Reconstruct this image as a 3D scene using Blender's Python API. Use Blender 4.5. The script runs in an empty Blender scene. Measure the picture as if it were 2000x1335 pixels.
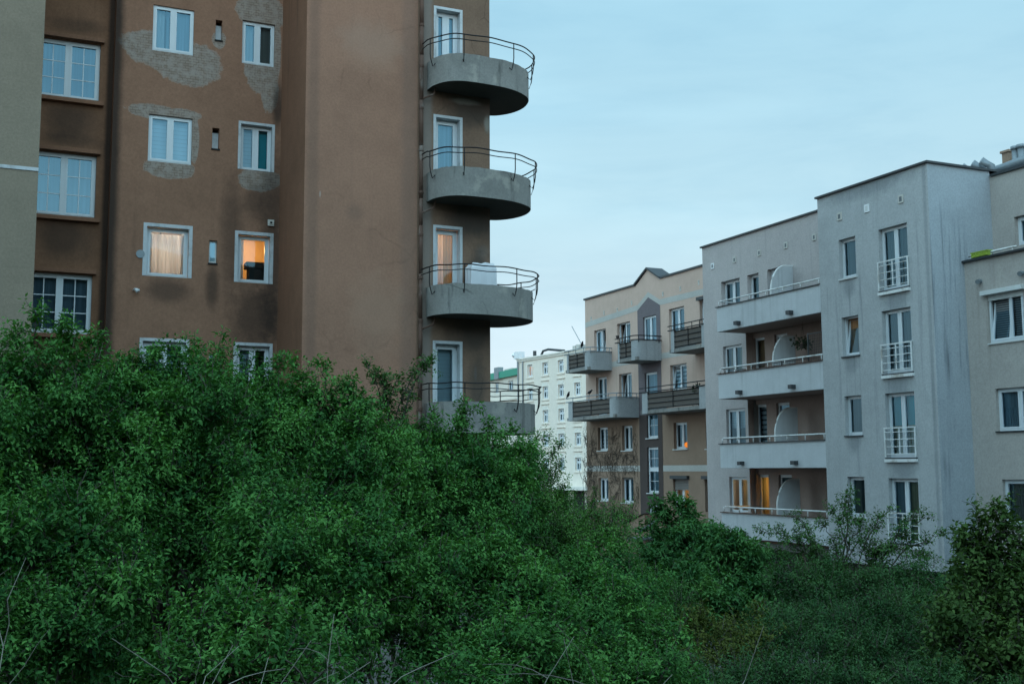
import bpy, math, random
import numpy as np
from mathutils import Vector
random.seed(7)
SC = bpy.context.scene
COL = SC.collection
R = math.radians

# ------------------------------------------------------------------ helpers
class Fac:
    """A facade frame: u runs to the viewer's right, v outwards, z up."""
    def __init__(s, o, a, n):
        s.o = Vector(o); s.a = Vector(a); s.n = Vector(n)
    def p(s, u, v, z):
        q = s.o + s.a * u + s.n * v
        return (q.x, q.y, q.z + z)

class MB:
    def __init__(s): s.v = []; s.f = []
    def quad(s, *pts):
        i = len(s.v); s.v += [tuple(p) for p in pts]; s.f.append(tuple(range(i, i + len(pts))))
    def hexa(s, P):
        i = len(s.v); s.v += [tuple(p) for p in P]
        for f in ((0,1,2,3),(7,6,5,4),(0,4,5,1),(1,5,6,2),(2,6,7,3),(3,7,4,0)):
            s.f.append(tuple(i + k for k in f))
    def fbox(s, F, u0, u1, v0, v1, z0, z1, sh=None):
        g = (lambda u, v, z: F.p(u, v + (sh(z) if sh else 0), z))
        s.hexa([g(u0,v1,z0), g(u1,v1,z0), g(u1,v1,z1), g(u0,v1,z1), g(u0,v0,z0), g(u1,v0,z0), g(u1,v0,z1), g(u0,v0,z1)])
    def box(s, x0, x1, y0, y1, z0, z1):
        s.hexa([(x0,y0,z0),(x1,y0,z0),(x1,y0,z1),(x0,y0,z1),(x0,y1,z0),(x1,y1,z0),(x1,y1,z1),(x0,y1,z1)])
    def tube(s, pts, r, n=6, cap=True):
        pts = [Vector(p) for p in pts]
        rs = r if isinstance(r, (list, tuple)) else [r] * len(pts)
        i0 = len(s.v); up = Vector((0, 0, 1))
        for k, p in enumerate(pts):
            t = (pts[min(k + 1, len(pts) - 1)] - pts[max(k - 1, 0)]).normalized()
            x = t.cross(up if abs(t.z) < .95 else Vector((1, 0, 0))).normalized(); y = x.cross(t)
            for j in range(n):
                a = 2 * math.pi * j / n
                s.v.append(tuple(p + (x * math.cos(a) + y * math.sin(a)) * rs[k]))
        for k in range(len(pts) - 1):
            for j in range(n):
                a, b = i0 + k * n + j, i0 + k * n + (j + 1) % n
                s.f.append((a, b, b + n, a + n))
        if cap:
            s.f.append(tuple(i0 + j for j in range(n))[::-1]); e = i0 + (len(pts) - 1) * n
            s.f.append(tuple(e + j for j in range(n)))
    def prism(s, poly, z0, z1):
        n = len(poly); i = len(s.v)
        s.v += [(x, y, z0) for x, y in poly] + [(x, y, z1) for x, y in poly]
        s.f.append(tuple(i + k for k in range(n))[::-1]); s.f.append(tuple(i + n + k for k in range(n)))
        for k in range(n): s.f.append((i + k, i + (k + 1) % n, i + n + (k + 1) % n, i + n + k))
    def lathe(s, c, prof, n=12, squash=(1, 1, 1)):
        i0 = len(s.v)
        for (r, z) in prof:
            for j in range(n):
                a = 2 * math.pi * j / n
                s.v.append((c[0] + r * math.cos(a) * squash[0], c[1] + r * math.sin(a) * squash[1], c[2] + z * squash[2]))
        for k in range(len(prof) - 1):
            for j in range(n):
                a, b = i0 + k * n + j, i0 + k * n + (j + 1) % n
                s.f.append((a, b, b + n, a + n))
    def build(s, name, m, parent=None, smooth=False, bevel=0):
        off = Vector((0, 0, 0)); q = parent
        while q is not None: off += q.location; q = q.parent
        me = bpy.data.meshes.new(name)
        me.from_pydata([(a - off.x, b - off.y, c - off.z) for a, b, c in s.v], [], s.f)
        if smooth:
            for p in me.polygons: p.use_smooth = True
        me.materials.append(m); me.update()
        o = bpy.data.objects.new(name, me); COL.objects.link(o)
        if parent is not None: o.parent = parent
        if bevel:
            b = o.modifiers.new('bevel', 'BEVEL'); b.width = bevel; b.segments = 2; b.limit_method = 'ANGLE'
        return o

def tag(o, label=None, cat=None, group=None, kind=None):
    for k, v in (('label', label), ('category', cat), ('group', group), ('kind', kind)):
        if v: o[k] = v
    return o

def thing(name, loc, label, cat, group=None):
    o = bpy.data.objects.new(name, None); COL.objects.link(o); o.location = loc
    o.empty_display_size = .3
    return tag(o, label, cat, group)

def smooth_loop(pts, k=6):
    out = []; n = len(pts)
    for i in range(n - 1):
        p0, p1, p2, p3 = [Vector(pts[max(0, min(n - 1, j))]) for j in (i - 1, i, i + 1, i + 2)]
        for j in range(k):
            t = j / k
            out.append(.5 * ((2 * p1) + (p2 - p0) * t + (2 * p0 - 5 * p1 + 4 * p2 - p3) * t * t + (3 * p1 - p0 - 3 * p2 + p3) * t ** 3))
    out.append(Vector(pts[-1]))
    return out

# ---------------------------------------------------------------- materials
class NT:
    def __init__(s, name):
        s.m = bpy.data.materials.new(name); s.m.use_nodes = True
        s.t = s.m.node_tree; s.t.nodes.clear()
        s.out = s.t.nodes.new('ShaderNodeOutputMaterial')
        s.obj = s.n('ShaderNodeTexCoord').outputs['Object']
    def n(s, typ, **kw):
        x = s.t.nodes.new(typ)
        for k, v in kw.items(): setattr(x, k, v)
        return x
    def put(s, sock, v):
        if hasattr(v, 'links') or hasattr(v, 'is_linked'): s.t.links.new(v, sock)
        else: sock.default_value = v
    def math(s, op, a, b=0., c=0., clamp=False):
        x = s.n('ShaderNodeMath', operation=op, use_clamp=clamp)
        for i, v in enumerate((a, b, c)): s.put(x.inputs[i], v)
        return x.outputs[0]
    def vec(s, op, a, b):
        x = s.n('ShaderNodeVectorMath', operation=op); s.put(x.inputs[0], a); s.put(x.inputs[1], b)
        return x.outputs['Value'] if op in ('LENGTH', 'DISTANCE', 'DOT_PRODUCT') else x.outputs['Vector']
    def noise(s, scale=(1, 1, 1), sc=1., detail=4., rough=.55, vec=None):
        v = s.vec('MULTIPLY', vec or s.obj, scale)
        x = s.n('ShaderNodeTexNoise'); s.put(x.inputs['Vector'], v)
        x.inputs['Scale'].default_value = sc; x.inputs['Detail'].default_value = detail; x.inputs['Roughness'].default_value = rough
        return x.outputs['Fac']
    def n_col(s, sc):
        x = s.n('ShaderNodeTexNoise'); s.put(x.inputs['Vector'], s.obj); x.inputs['Scale'].default_value = sc; x.inputs['Detail'].default_value = 3.
        return x.outputs['Color']
    def ramp(s, f, lo, hi, a=0., b=1.):
        x = s.n('ShaderNodeMapRange', interpolation_type='SMOOTHSTEP'); s.put(x.inputs[0], f)
        for i, v in zip((1, 2, 3, 4), (lo, hi, a, b)): s.put(x.inputs[i], v)
        return x.outputs[0]
    def mix(s, f, a, b, typ='MIX'):
        x = s.n('ShaderNodeMix', data_type='RGBA', blend_type=typ)
        s.put(x.inputs[0], f)
        for i, v in ((6, a), (7, b)): s.put(x.inputs[i], v if not isinstance(v, tuple) else (*v[:3], 1))
        return x.outputs[2]
    def blob(s, c, r):
        d = s.vec('MULTIPLY', s.vec('SUBTRACT', s.obj, c), tuple(1 / q for q in r))
        return s.math('SUBTRACT', 1., s.vec('LENGTH', d, (0, 0, 0)))
    def bump(s, h, st=.3, dist=.02):
        x = s.n('ShaderNodeBump'); x.inputs['Strength'].default_value = st; x.inputs['Distance'].default_value = dist
        s.put(x.inputs['Height'], h); return x.outputs[0]
    def bsdf(s, col, rough=.9, nrm=None, metal=0., spec=.3, **kw):
        x = s.n('ShaderNodeBsdfPrincipled'); s.put(x.inputs['Base Color'], (*col, 1) if isinstance(col, tuple) else col)
        s.put(x.inputs['Roughness'], rough); x.inputs['Metallic'].default_value = metal; x.inputs['Specular IOR Level'].default_value = spec
        if nrm is not None: s.put(x.inputs['Normal'], nrm)
        for k, v in kw.items(): s.put(x.inputs[k], v)
        return x.outputs[0]
    def done(s, sh):
        s.t.links.new(sh, s.out.inputs[0]); return s.m

def scl(c, k): return tuple(q * k for q in c)

def plaster(name, base, dark=.72, streak=.0, streak_col=None, grain=.2, extra=None, bumpst=.35, blotch=.6, crack=0.):
    N = NT(name)
    big = N.noise((1, 1, 1), .35, 5., .6)
    col = N.mix(N.ramp(big, .38, .68, 0, blotch), base, scl(base, dark))
    mid = N.noise((1, 1, 1), 2.2, 5., .65)
    col = N.mix(N.ramp(mid, .35, .75, 0, .45), col, scl(base, 1.14))
    fine = N.noise((1, 1, 1), 17., 5., .75)
    col = N.mix(1., col, N.mix(fine, scl((1, 1, 1), 1 - grain * 2), scl((1, 1, 1), 1 + grain * 1.6)), 'MULTIPLY')
    if crack:
        w = N.vec('ADD', N.obj, N.vec('MULTIPLY', N.n_col(3.), (.25, .25, .25)))
        vo = N.n('ShaderNodeTexVoronoi', feature='DISTANCE_TO_EDGE'); N.put(vo.inputs['Vector'], N.vec('MULTIPLY', w, (1, 1, .8))); vo.inputs['Scale'].default_value = .55
        f = N.math('MULTIPLY', N.ramp(vo.outputs['Distance'], .012, .003), N.ramp(N.noise((1, 1, 1), .7, 3.), .5, .6))
        col = N.mix(N.math('MULTIPLY', f, crack), col, scl(base, .4))
    if streak:
        st = N.noise((5., 5., .22), 1., 5., .6)
        pat = N.noise((.25, .25, .18), 1., 3., .5)
        f = N.math('MULTIPLY', N.ramp(st, .5, .75), N.ramp(pat, .42, .62))
        col = N.mix(N.math('MULTIPLY', f, streak), col, streak_col or scl(base, .35))
    if extra: col = extra(N, col)
    return N.done(N.bsdf(col, .92, N.bump(N.math('ADD', fine, N.math('MULTIPLY', mid, .6)), bumpst, .012), spec=.2))

def simple(name, col, rough=.6, metal=0., var=.15, sc=8., spec=.4, dirt=None):
    N = NT(name)
    f = N.noise((1, 1, 1), sc, 4., .6)
    c = N.mix(f, scl(col, 1 - var), scl(col, 1 + var))
    if dirt:
        c = N.mix(N.ramp(N.noise((1, 1, .6), 2.5, 6., .65), .48, .72, 0, .8), c, dirt)
    return N.done(N.bsdf(c, rough, N.bump(f, .15, .01), metal, spec))

def glass_mat(name='window_glass', base=.07):
    N = NT(name)
    lw = N.n('ShaderNodeFresnel'); lw.inputs['IOR'].default_value = 1.5
    nrm = N.bump(N.noise((1, 1, .6), .9, 2., .5), .05, .05)
    N.put(lw.inputs['Normal'], nrm)
    g = N.n('ShaderNodeBsdfGlossy'); g.inputs['Roughness'].default_value = .015; g.inputs['Color'].default_value = (.42, .7, .88, 1)
    N.put(g.inputs['Normal'], nrm)
    t = N.n('ShaderNodeBsdfTransparent'); t.inputs['Color'].default_value = (.72, .86, .92, 1)
    m = N.n('ShaderNodeMixShader'); N.put(m.inputs[0], N.math('MULTIPLY_ADD', lw.outputs[0], 1.0, base - .04, clamp=True))
    N.t.links.new(t.outputs[0], m.inputs[1]); N.t.links.new(g.outputs[0], m.inputs[2])
    return N.done(m.outputs[0])

def cloth(name, col, fold=14., tr=.4, stripes=None):
    N = NT(name)
    w = N.noise((fold, fold, .25), 1., 3., .5)
    c = N.mix(N.ramp(w, .3, .7), scl(col, .74), scl(col, 1.05))
    if stripes:
        x = N.n('ShaderNodeSeparateXYZ'); N.put(x.inputs[0], N.obj)
        fr = N.math('FRACT', N.math('MULTIPLY', x.outputs[2], stripes[0]))
        c = N.mix(N.math('GREATER_THAN', fr, stripes[1]), c, stripes[2])
    d = N.n('ShaderNodeBsdfDiffuse'); N.put(d.inputs[0], c)
    t = N.n('ShaderNodeBsdfTranslucent'); N.put(t.inputs[0], c)
    m = N.n('ShaderNodeMixShader'); m.inputs[0].default_value = tr
    N.t.links.new(d.outputs[0], m.inputs[1]); N.t.links.new(t.outputs[0], m.inputs[2])
    return N.done(m.outputs[0])

def emit(name, col, st):
    N = NT(name); e = N.n('ShaderNodeEmission'); e.inputs[0].default_value = (*col, 1); e.inputs[1].default_value = st
    return N.done(e.outputs[0])

def leaf_mat(name, dark, light, tr=.22):
    N = NT(name)
    a = N.n('ShaderNodeAttribute', attribute_name='tint').outputs['Fac']
    c = N.mix(a, dark, light)
    p = N.bsdf(c, .75, spec=.06)
    t = N.n('ShaderNodeBsdfTranslucent'); N.put(t.inputs[0], N.mix(1., c, (1.15, 1.25, .6), 'MULTIPLY'))
    m = N.n('ShaderNodeMixShader'); m.inputs[0].default_value = tr
    N.t.links.new(p, m.inputs[1]); N.t.links.new(t.outputs[0], m.inputs[2])
    return N.done(m.outputs[0])

BROWN = (.215, .135, .092)
def soot_and_shade(N, col, lst):
    """weathering marks, and shade painted under the balconies: (centre, radii, ragged, strength, colour)"""
    rag = N.noise((1, 1, 1), 2.4, 6., .65)
    for c, r, k, st, cc in lst:
        b = N.math('ADD', N.blob(c, r), N.math('MULTIPLY', N.math('SUBTRACT', rag, .5), k))
        col = N.mix(N.ramp(b, 0., .75, 0, st), col, cc)
    return col
def masonry(N, col, lst):
    rag = N.noise((1, 1, 1), 2.3, 8., .72)
    sw = N.n('ShaderNodeSeparateXYZ'); N.put(sw.inputs[0], N.obj)
    cb = N.n('ShaderNodeCombineXYZ'); N.put(cb.inputs[0], sw.outputs[0]); N.put(cb.inputs[1], sw.outputs[2])
    br = N.n('ShaderNodeTexBrick'); N.put(br.inputs['Vector'], cb.outputs[0])
    br.inputs['Scale'].default_value = 3.6; br.inputs['Mortar Size'].default_value = .03; br.inputs['Mortar Smooth'].default_value = .4
    br.inputs['Color1'].default_value = (.24, .2, .17, 1); br.inputs['Color2'].default_value = (.32, .275, .235, 1); br.inputs['Mortar'].default_value = (.13, .115, .1, 1)
    patch = N.mix(N.ramp(N.noise((1, 1, 1), 5., 6., .7), .42, .62), br.outputs['Color'], (.34, .31, .28))
    f = None
    for c, r in lst:
        b = N.math('ADD', N.blob(c, r), N.math('MULTIPLY', N.math('SUBTRACT', rag, .5), .95))
        f = b if f is None else N.math('MAXIMUM', f, b)
    rim = N.math('MULTIPLY', N.ramp(f, -.02, .02), N.ramp(f, .07, .03))
    col = N.mix(N.ramp(f, .0, .1, 0, .72), col, patch)
    return N.mix(N.math('MULTIPLY', rim, .45), col, (.34, .3, .26))

BO = Vector((6, 31, 0))        # base of the brown block, origin of its materials
def bo(x, y, z): return (x - BO.x, y - BO.y, z - BO.z)
INK = (.02, .018, .017)
def s2_marks(N, col):
    col = masonry(N, col, [(bo(3.65, 30.8, 17.25), (1.05, 1, .55)), (bo(4.35, 30.8, 16.95), (.95, 1, .62)),
        (bo(6.3, 30.8, 17.05), (.42, 1, .7)), (bo(6.55, 30.8, 16.45), (.25, 1, .6)), (bo(6.3, 30.8, 18.75), (.75, 1, .5)),
        (bo(3.5, 30.8, 15.5), (.75, 1, .2)), (bo(4.2, 30.8, 15.5), (.55, 1, .17)), (bo(3.95, 30.8, 14.0), (.68, 1, .3)),
        (bo(6.3, 30.8, 13.95), (.58, 1, .38)), (bo(5.14, 30.8, 17.75), (.2, 1, .25)), (bo(4.55, 30.8, 14.9), (.12, 1, .7)), (bo(6.72, 30.8, 17.6), (.14, 1, .9))])
    return soot_and_shade(N, col, [(bo(2.45, 30.8, 15), (.3, 1, 30), .3, .85, INK), (bo(6.3, 30.8, 10.1), (.95, 1, 1.5), 1.2, .6, INK),
        (bo(6.7, 30.8, 12), (.5, 1, 4.2), 1.1, .6, INK), (bo(5.12, 30.8, 10.9), (.26, 1, .9), .5, .6, INK), (bo(3.95, 30.8, 10.7), (.85, 1, .5), .5, .55, INK),
        (bo(5.6, 30.8, 12.4), (.45, 1, 2.4), .8, .45, INK), (bo(6.8, 30.8, 16.1), (.22, 1, 1.), .5, .7, INK), (bo(6.25, 30.8, 13.3), (.5, 1, .7), .6, .5, INK)])
def s1_marks(N, col):
    return soot_and_shade(N, col, [(bo(1.4, 31.2, 15.1), (1.0, 1, .8), .6, .6, INK), (bo(1.4, 31.2, 12.0), (1.0, 1, .9), .6, .6, INK),
        (bo(1.4, 31.2, 9.0), (1.0, 1, .8), .6, .6, INK), (bo(2.4, 31.2, 14), (.16, 1, 30), .25, .8, INK), (bo(1.5, 31.2, 17.7), (1.1, 1, .3), .6, .4, INK),
        (bo(1.5, 31.2, 14.6), (1.1, 1, .3), .6, .4, INK)])
def block_marks(N, col):
    return soot_and_shade(N, col, [(bo(7.1, 28, 14), (.22, 1, 30), .6, .35, (.12, .08, .065)), (bo(8.2, 28, 12.6), (.35, 1, .3), .8, .3, (.15, .1, .08)), (bo(9.7, 28, 15), (.35, 1, 30), .8, .35, (.14, .1, .085)),
        (bo(7.3, 28, 13.0), (.03, 1, .12), .3, .6, (.42, .36, .32)), (bo(8.6, 28, 17.2), (1.2, 1, .9), 1.1, .25, (.4, .28, .22)), (bo(8.9, 28, 10.), (1.1, 1, 1.4), 1.1, .25, (.4, .26, .19))])
GY = Vector((30, 32, 0))
def gy(x, y, z): return (x - GY.x, y - GY.y, z)
def grey_marks(N, col):
    D = (.14, .16, .175)
    L = [(gy(27.2, 30.1, 15.7), (1, 3.2, .55), 1., .5, D), (gy(27.2, 27.5, 12), (1, .12, 30), .5, .35, D)]
    for z in (12.4, 9.65, 6.85, 4.1): L.append((gy(27.2, 31.27, z), (1, .5, .6), .9, .45, D))
    for z in (11.5, 8.7, 5.9): L.append((gy(27.2, 29.0, z), (1, .85, .55), .9, .45, D))
    return soot_and_shade(N, col, L)
def bal_marks(N, col):  # stains, plus painted shade on the wall below each balcony
    return soot_and_shade(N, col, [(bo(11.5, 28, 15.75), (1.1, 1, .75), .7, .75, (.05, .046, .042)), (bo(11.5, 28, 12.7), (1.1, 1, .8), .7, .8, (.05, .046, .042)),
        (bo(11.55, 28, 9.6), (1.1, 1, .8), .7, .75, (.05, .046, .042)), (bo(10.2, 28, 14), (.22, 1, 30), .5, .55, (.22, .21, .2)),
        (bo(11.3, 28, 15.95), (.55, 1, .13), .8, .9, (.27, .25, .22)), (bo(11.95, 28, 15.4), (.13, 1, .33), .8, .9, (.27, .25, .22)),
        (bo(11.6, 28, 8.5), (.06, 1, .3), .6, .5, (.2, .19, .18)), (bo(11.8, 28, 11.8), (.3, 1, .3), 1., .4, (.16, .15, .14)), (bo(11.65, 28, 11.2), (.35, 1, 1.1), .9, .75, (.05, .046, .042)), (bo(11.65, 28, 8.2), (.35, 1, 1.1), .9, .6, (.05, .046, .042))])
def conc_marks(N, col):
    col = N.mix(N.ramp(N.noise((1, 1, 1), 1.3, 5., .6), .56, .66, 0, .6), col, (.36, .34, .3))
    return N.mix(N.ramp(N.noise((3, 3, .5), 1., 5., .65), .54, .72, 0, .8), col, (.06, .06, .058))

M = dict(
 stucco_old=plaster('old_grey_stucco', (.255, .205, .155), .75),
 s1=plaster('shaded_brown_stucco', (.235, .12, .072), .7, .3, INK, extra=s1_marks),  # darker brown paints in the dimmer light of this recessed section
 s2=plaster('brown_stucco_peeling', (.29, .154, .101), .75, .2, INK, extra=s2_marks),
 brown=plaster('brown_stucco', (.315, .168, .115), .8, .16, (.14, .09, .075), blotch=.7, extra=block_marks, crack=.22),
 ret=plaster('brown_stucco_return', (.25, .125, .078), .7, .6, INK),  # brown darkened to carry the shade of the recess returns
 balwall=plaster('stained_shaded_stucco', (.215, .135, .095), .62, .4, (.06, .05, .045), extra=bal_marks, crack=.5),
 conc=plaster('balcony_concrete', (.26, .25, .235), .62, .8, (.07, .068, .06), extra=conc_marks, blotch=.8, crack=.7),
 soffit=plaster('moss_and_painted_shade', (.062, .064, .056), .5),  # moss on balcony undersides, painted shade on the grey block's ground floor
 grey=plaster('grey_stucco', (.42, .43, .435), .82, .6, (.15, .165, .18), extra=grey_marks),
 greyside=plaster('streaked_grey_stucco', (.37, .4, .43), .8, .9, (.10, .115, .135)),
 lilac=plaster('lilac_grey_stucco', (.46, .42, .41), .85, .25, (.16, .155, .16)),
 loggia=plaster('taupe_stucco', (.36, .275, .24), .8, .2),
 sand=plaster('sand_stucco', (.42, .38, .35), .85, .3, (.15, .13, .11)),
 parapet=plaster('pale_parapet', (.52, .54, .555), .85, .45, (.2, .21, .21), grain=.06),
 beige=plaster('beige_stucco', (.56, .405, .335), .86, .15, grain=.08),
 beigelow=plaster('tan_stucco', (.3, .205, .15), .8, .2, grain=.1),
 bandc=plaster('pale_band', (.47, .45, .42), .85),
 purple=plaster('mauve_stucco', (.17, .145, .155), .85, .2),
 purplelow=plaster('dark_brown_panel', (.085, .065, .06), .7),
 beconc=plaster('grey_balcony_render', (.36, .37, .375), .8, .3, (.14, .14, .14)),
 cream=plaster('cream_stucco', (.74, .66, .575), .9, grain=.05, blotch=.4),
 creamw=plaster('white_trim', (.74, .69, .62), .9, grain=.03),
 coping=simple('dark_metal_coping', (.045, .05, .055), .5, .3),
 greyslate=simple('grey_roofing', (.13, .145, .155), .7),
 upvc=simple('white_window_frame', (.6, .64, .67), .35, 0, .04),
 upvcdirty=simple('weathered_white_paint', (.58, .59, .58), .55, 0, .12, 6.),
 surround=simple('pale_blue_surround', (.5, .52, .54), .8, 0, .15, 10., dirt=(.25, .24, .23)),
 glass=glass_mat(), glassb=glass_mat('bright_window_glass', .15),
 iron=simple('black_iron', (.018, .018, .02), .5, .6),
 rail=simple('pale_painted_rail', (.68, .69, .68), .45, 0, .06, 12., dirt=(.3, .25, .2)),
 rust=simple('rusty_pipe', (.10, .055, .04), .85, .1, .5, 3., dirt=(.24, .22, .2)),
 zinc=simple('zinc_pipe', (.22, .25, .27), .5, .4),
 slat=simple('dark_brown_boards', (.1, .083, .072), .8, 0, .25),
 room=simple('dark_room', (.22, .2, .18), .9),
 roomwarm=simple('warm_room', (.55, .42, .28), .9, 0, .05),
 curtain=cloth('white_curtain', (.72, .72, .7)), sheer=cloth('sheer_curtain', (.8, .76, .72), 10., .6),
 brownc=cloth('grey_brown_curtain', (.32, .29, .245)), orangec=cloth('orange_curtain', (.66, .34, .17)),
 ochre=cloth('ochre_curtain', (.58, .47, .26)),
 blind=cloth('white_roller_blind', (.82, .84, .85), 1., .3, (9., .92, (.55, .57, .58))),
 zebra=cloth('striped_blind', (.72, .74, .75), 1., .3, (5., .62, (.16, .17, .18))),
 jal=cloth('venetian_blind', (.42, .44, .45), 1., .2, (14., .55, (.08, .085, .09))),
 teal=cloth('teal_blind', (.07, .52, .58), 1., .2), dusk=cloth('dark_curtain', (.24, .29, .33)), bluec=cloth('blue_grey_curtain', (.38, .48, .54)),
 shutter=cloth('grey_roller_shutter', (.22, .2, .185), 1., 0., (12., .85, (.1, .09, .085))),
 greenroof=simple('green_metal_fascia', (.005, .25, .16), .45, 0, .2),
 white=simple('white_plastic', (.7, .71, .72), .45, 0, .05), grille=simple('beige_vent', (.5, .48, .44), .6), dark=simple('dark_void', (.02, .02, .02), .9),
 bark=simple('grey_bark', (.10, .085, .07), .95, 0, .4, 20.), twig=simple('pale_dry_twig', (.25, .235, .2), .9, 0, .3, 15.), creeper=simple('bare_creeper', (.075, .058, .046), .95, 0, .3),
 crow=simple('black_feathers', (.012, .012, .014), .55), bulb=emit('lit_bulb', (1, .62, .33), 14.), glow=emit('orange_lamp_shade', (1, .3, .05), .45),
 sheet=simple('white_dust_sheet', (.62, .62, .65), .7, 0, .06, 3.), lime=simple('lime_plastic', (.27, .36, .05), .4, 0, .08), soilm=simple('planter_soil', (.05, .035, .02), .95),
 terracotta=simple('dark_pot', (.07, .05, .045), .7),
)

# ------------------------------------------------------------------ facades
def wall(F, u0, u1, z0, z1, holes, m, parent, name='wall', depth=.34):
    us = sorted({u0, u1, *[h[0] for h in holes], *[h[1] for h in holes]}); zs = sorted({z0, z1, *[h[2] for h in holes], *[h[3] for h in holes]})
    us = [u for u in us if u0 <= u <= u1]; zs = [z for z in zs if z0 <= z <= z1]
    b = MB()
    for i in range(len(us) - 1):
        for j in range(len(zs) - 1):
            cu, cz = (us[i] + us[i + 1]) / 2, (zs[j] + zs[j + 1]) / 2
            if any(h[0] < cu < h[1] and h[2] < cz < h[3] for h in holes): continue
            b.quad(F.p(us[i], 0, zs[j]), F.p(us[i + 1], 0, zs[j]), F.p(us[i + 1], 0, zs[j + 1]), F.p(us[i], 0, zs[j + 1]))
    for a0, a1, b0, b1 in holes:
        b.quad(F.p(a0, 0, b0), F.p(a0, 0, b1), F.p(a0, -depth, b1), F.p(a0, -depth, b0))
        b.quad(F.p(a1, 0, b1), F.p(a1, 0, b0), F.p(a1, -depth, b0), F.p(a1, -depth, b1))
        b.quad(F.p(a0, 0, b1), F.p(a1, 0, b1), F.p(a1, -depth, b1), F.p(a0, -depth, b1))
        b.quad(F.p(a1, 0, b0), F.p(a0, 0, b0), F.p(a0, -depth, b0), F.p(a1, -depth, b0))
    return b.build(name, m, parent)

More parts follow.
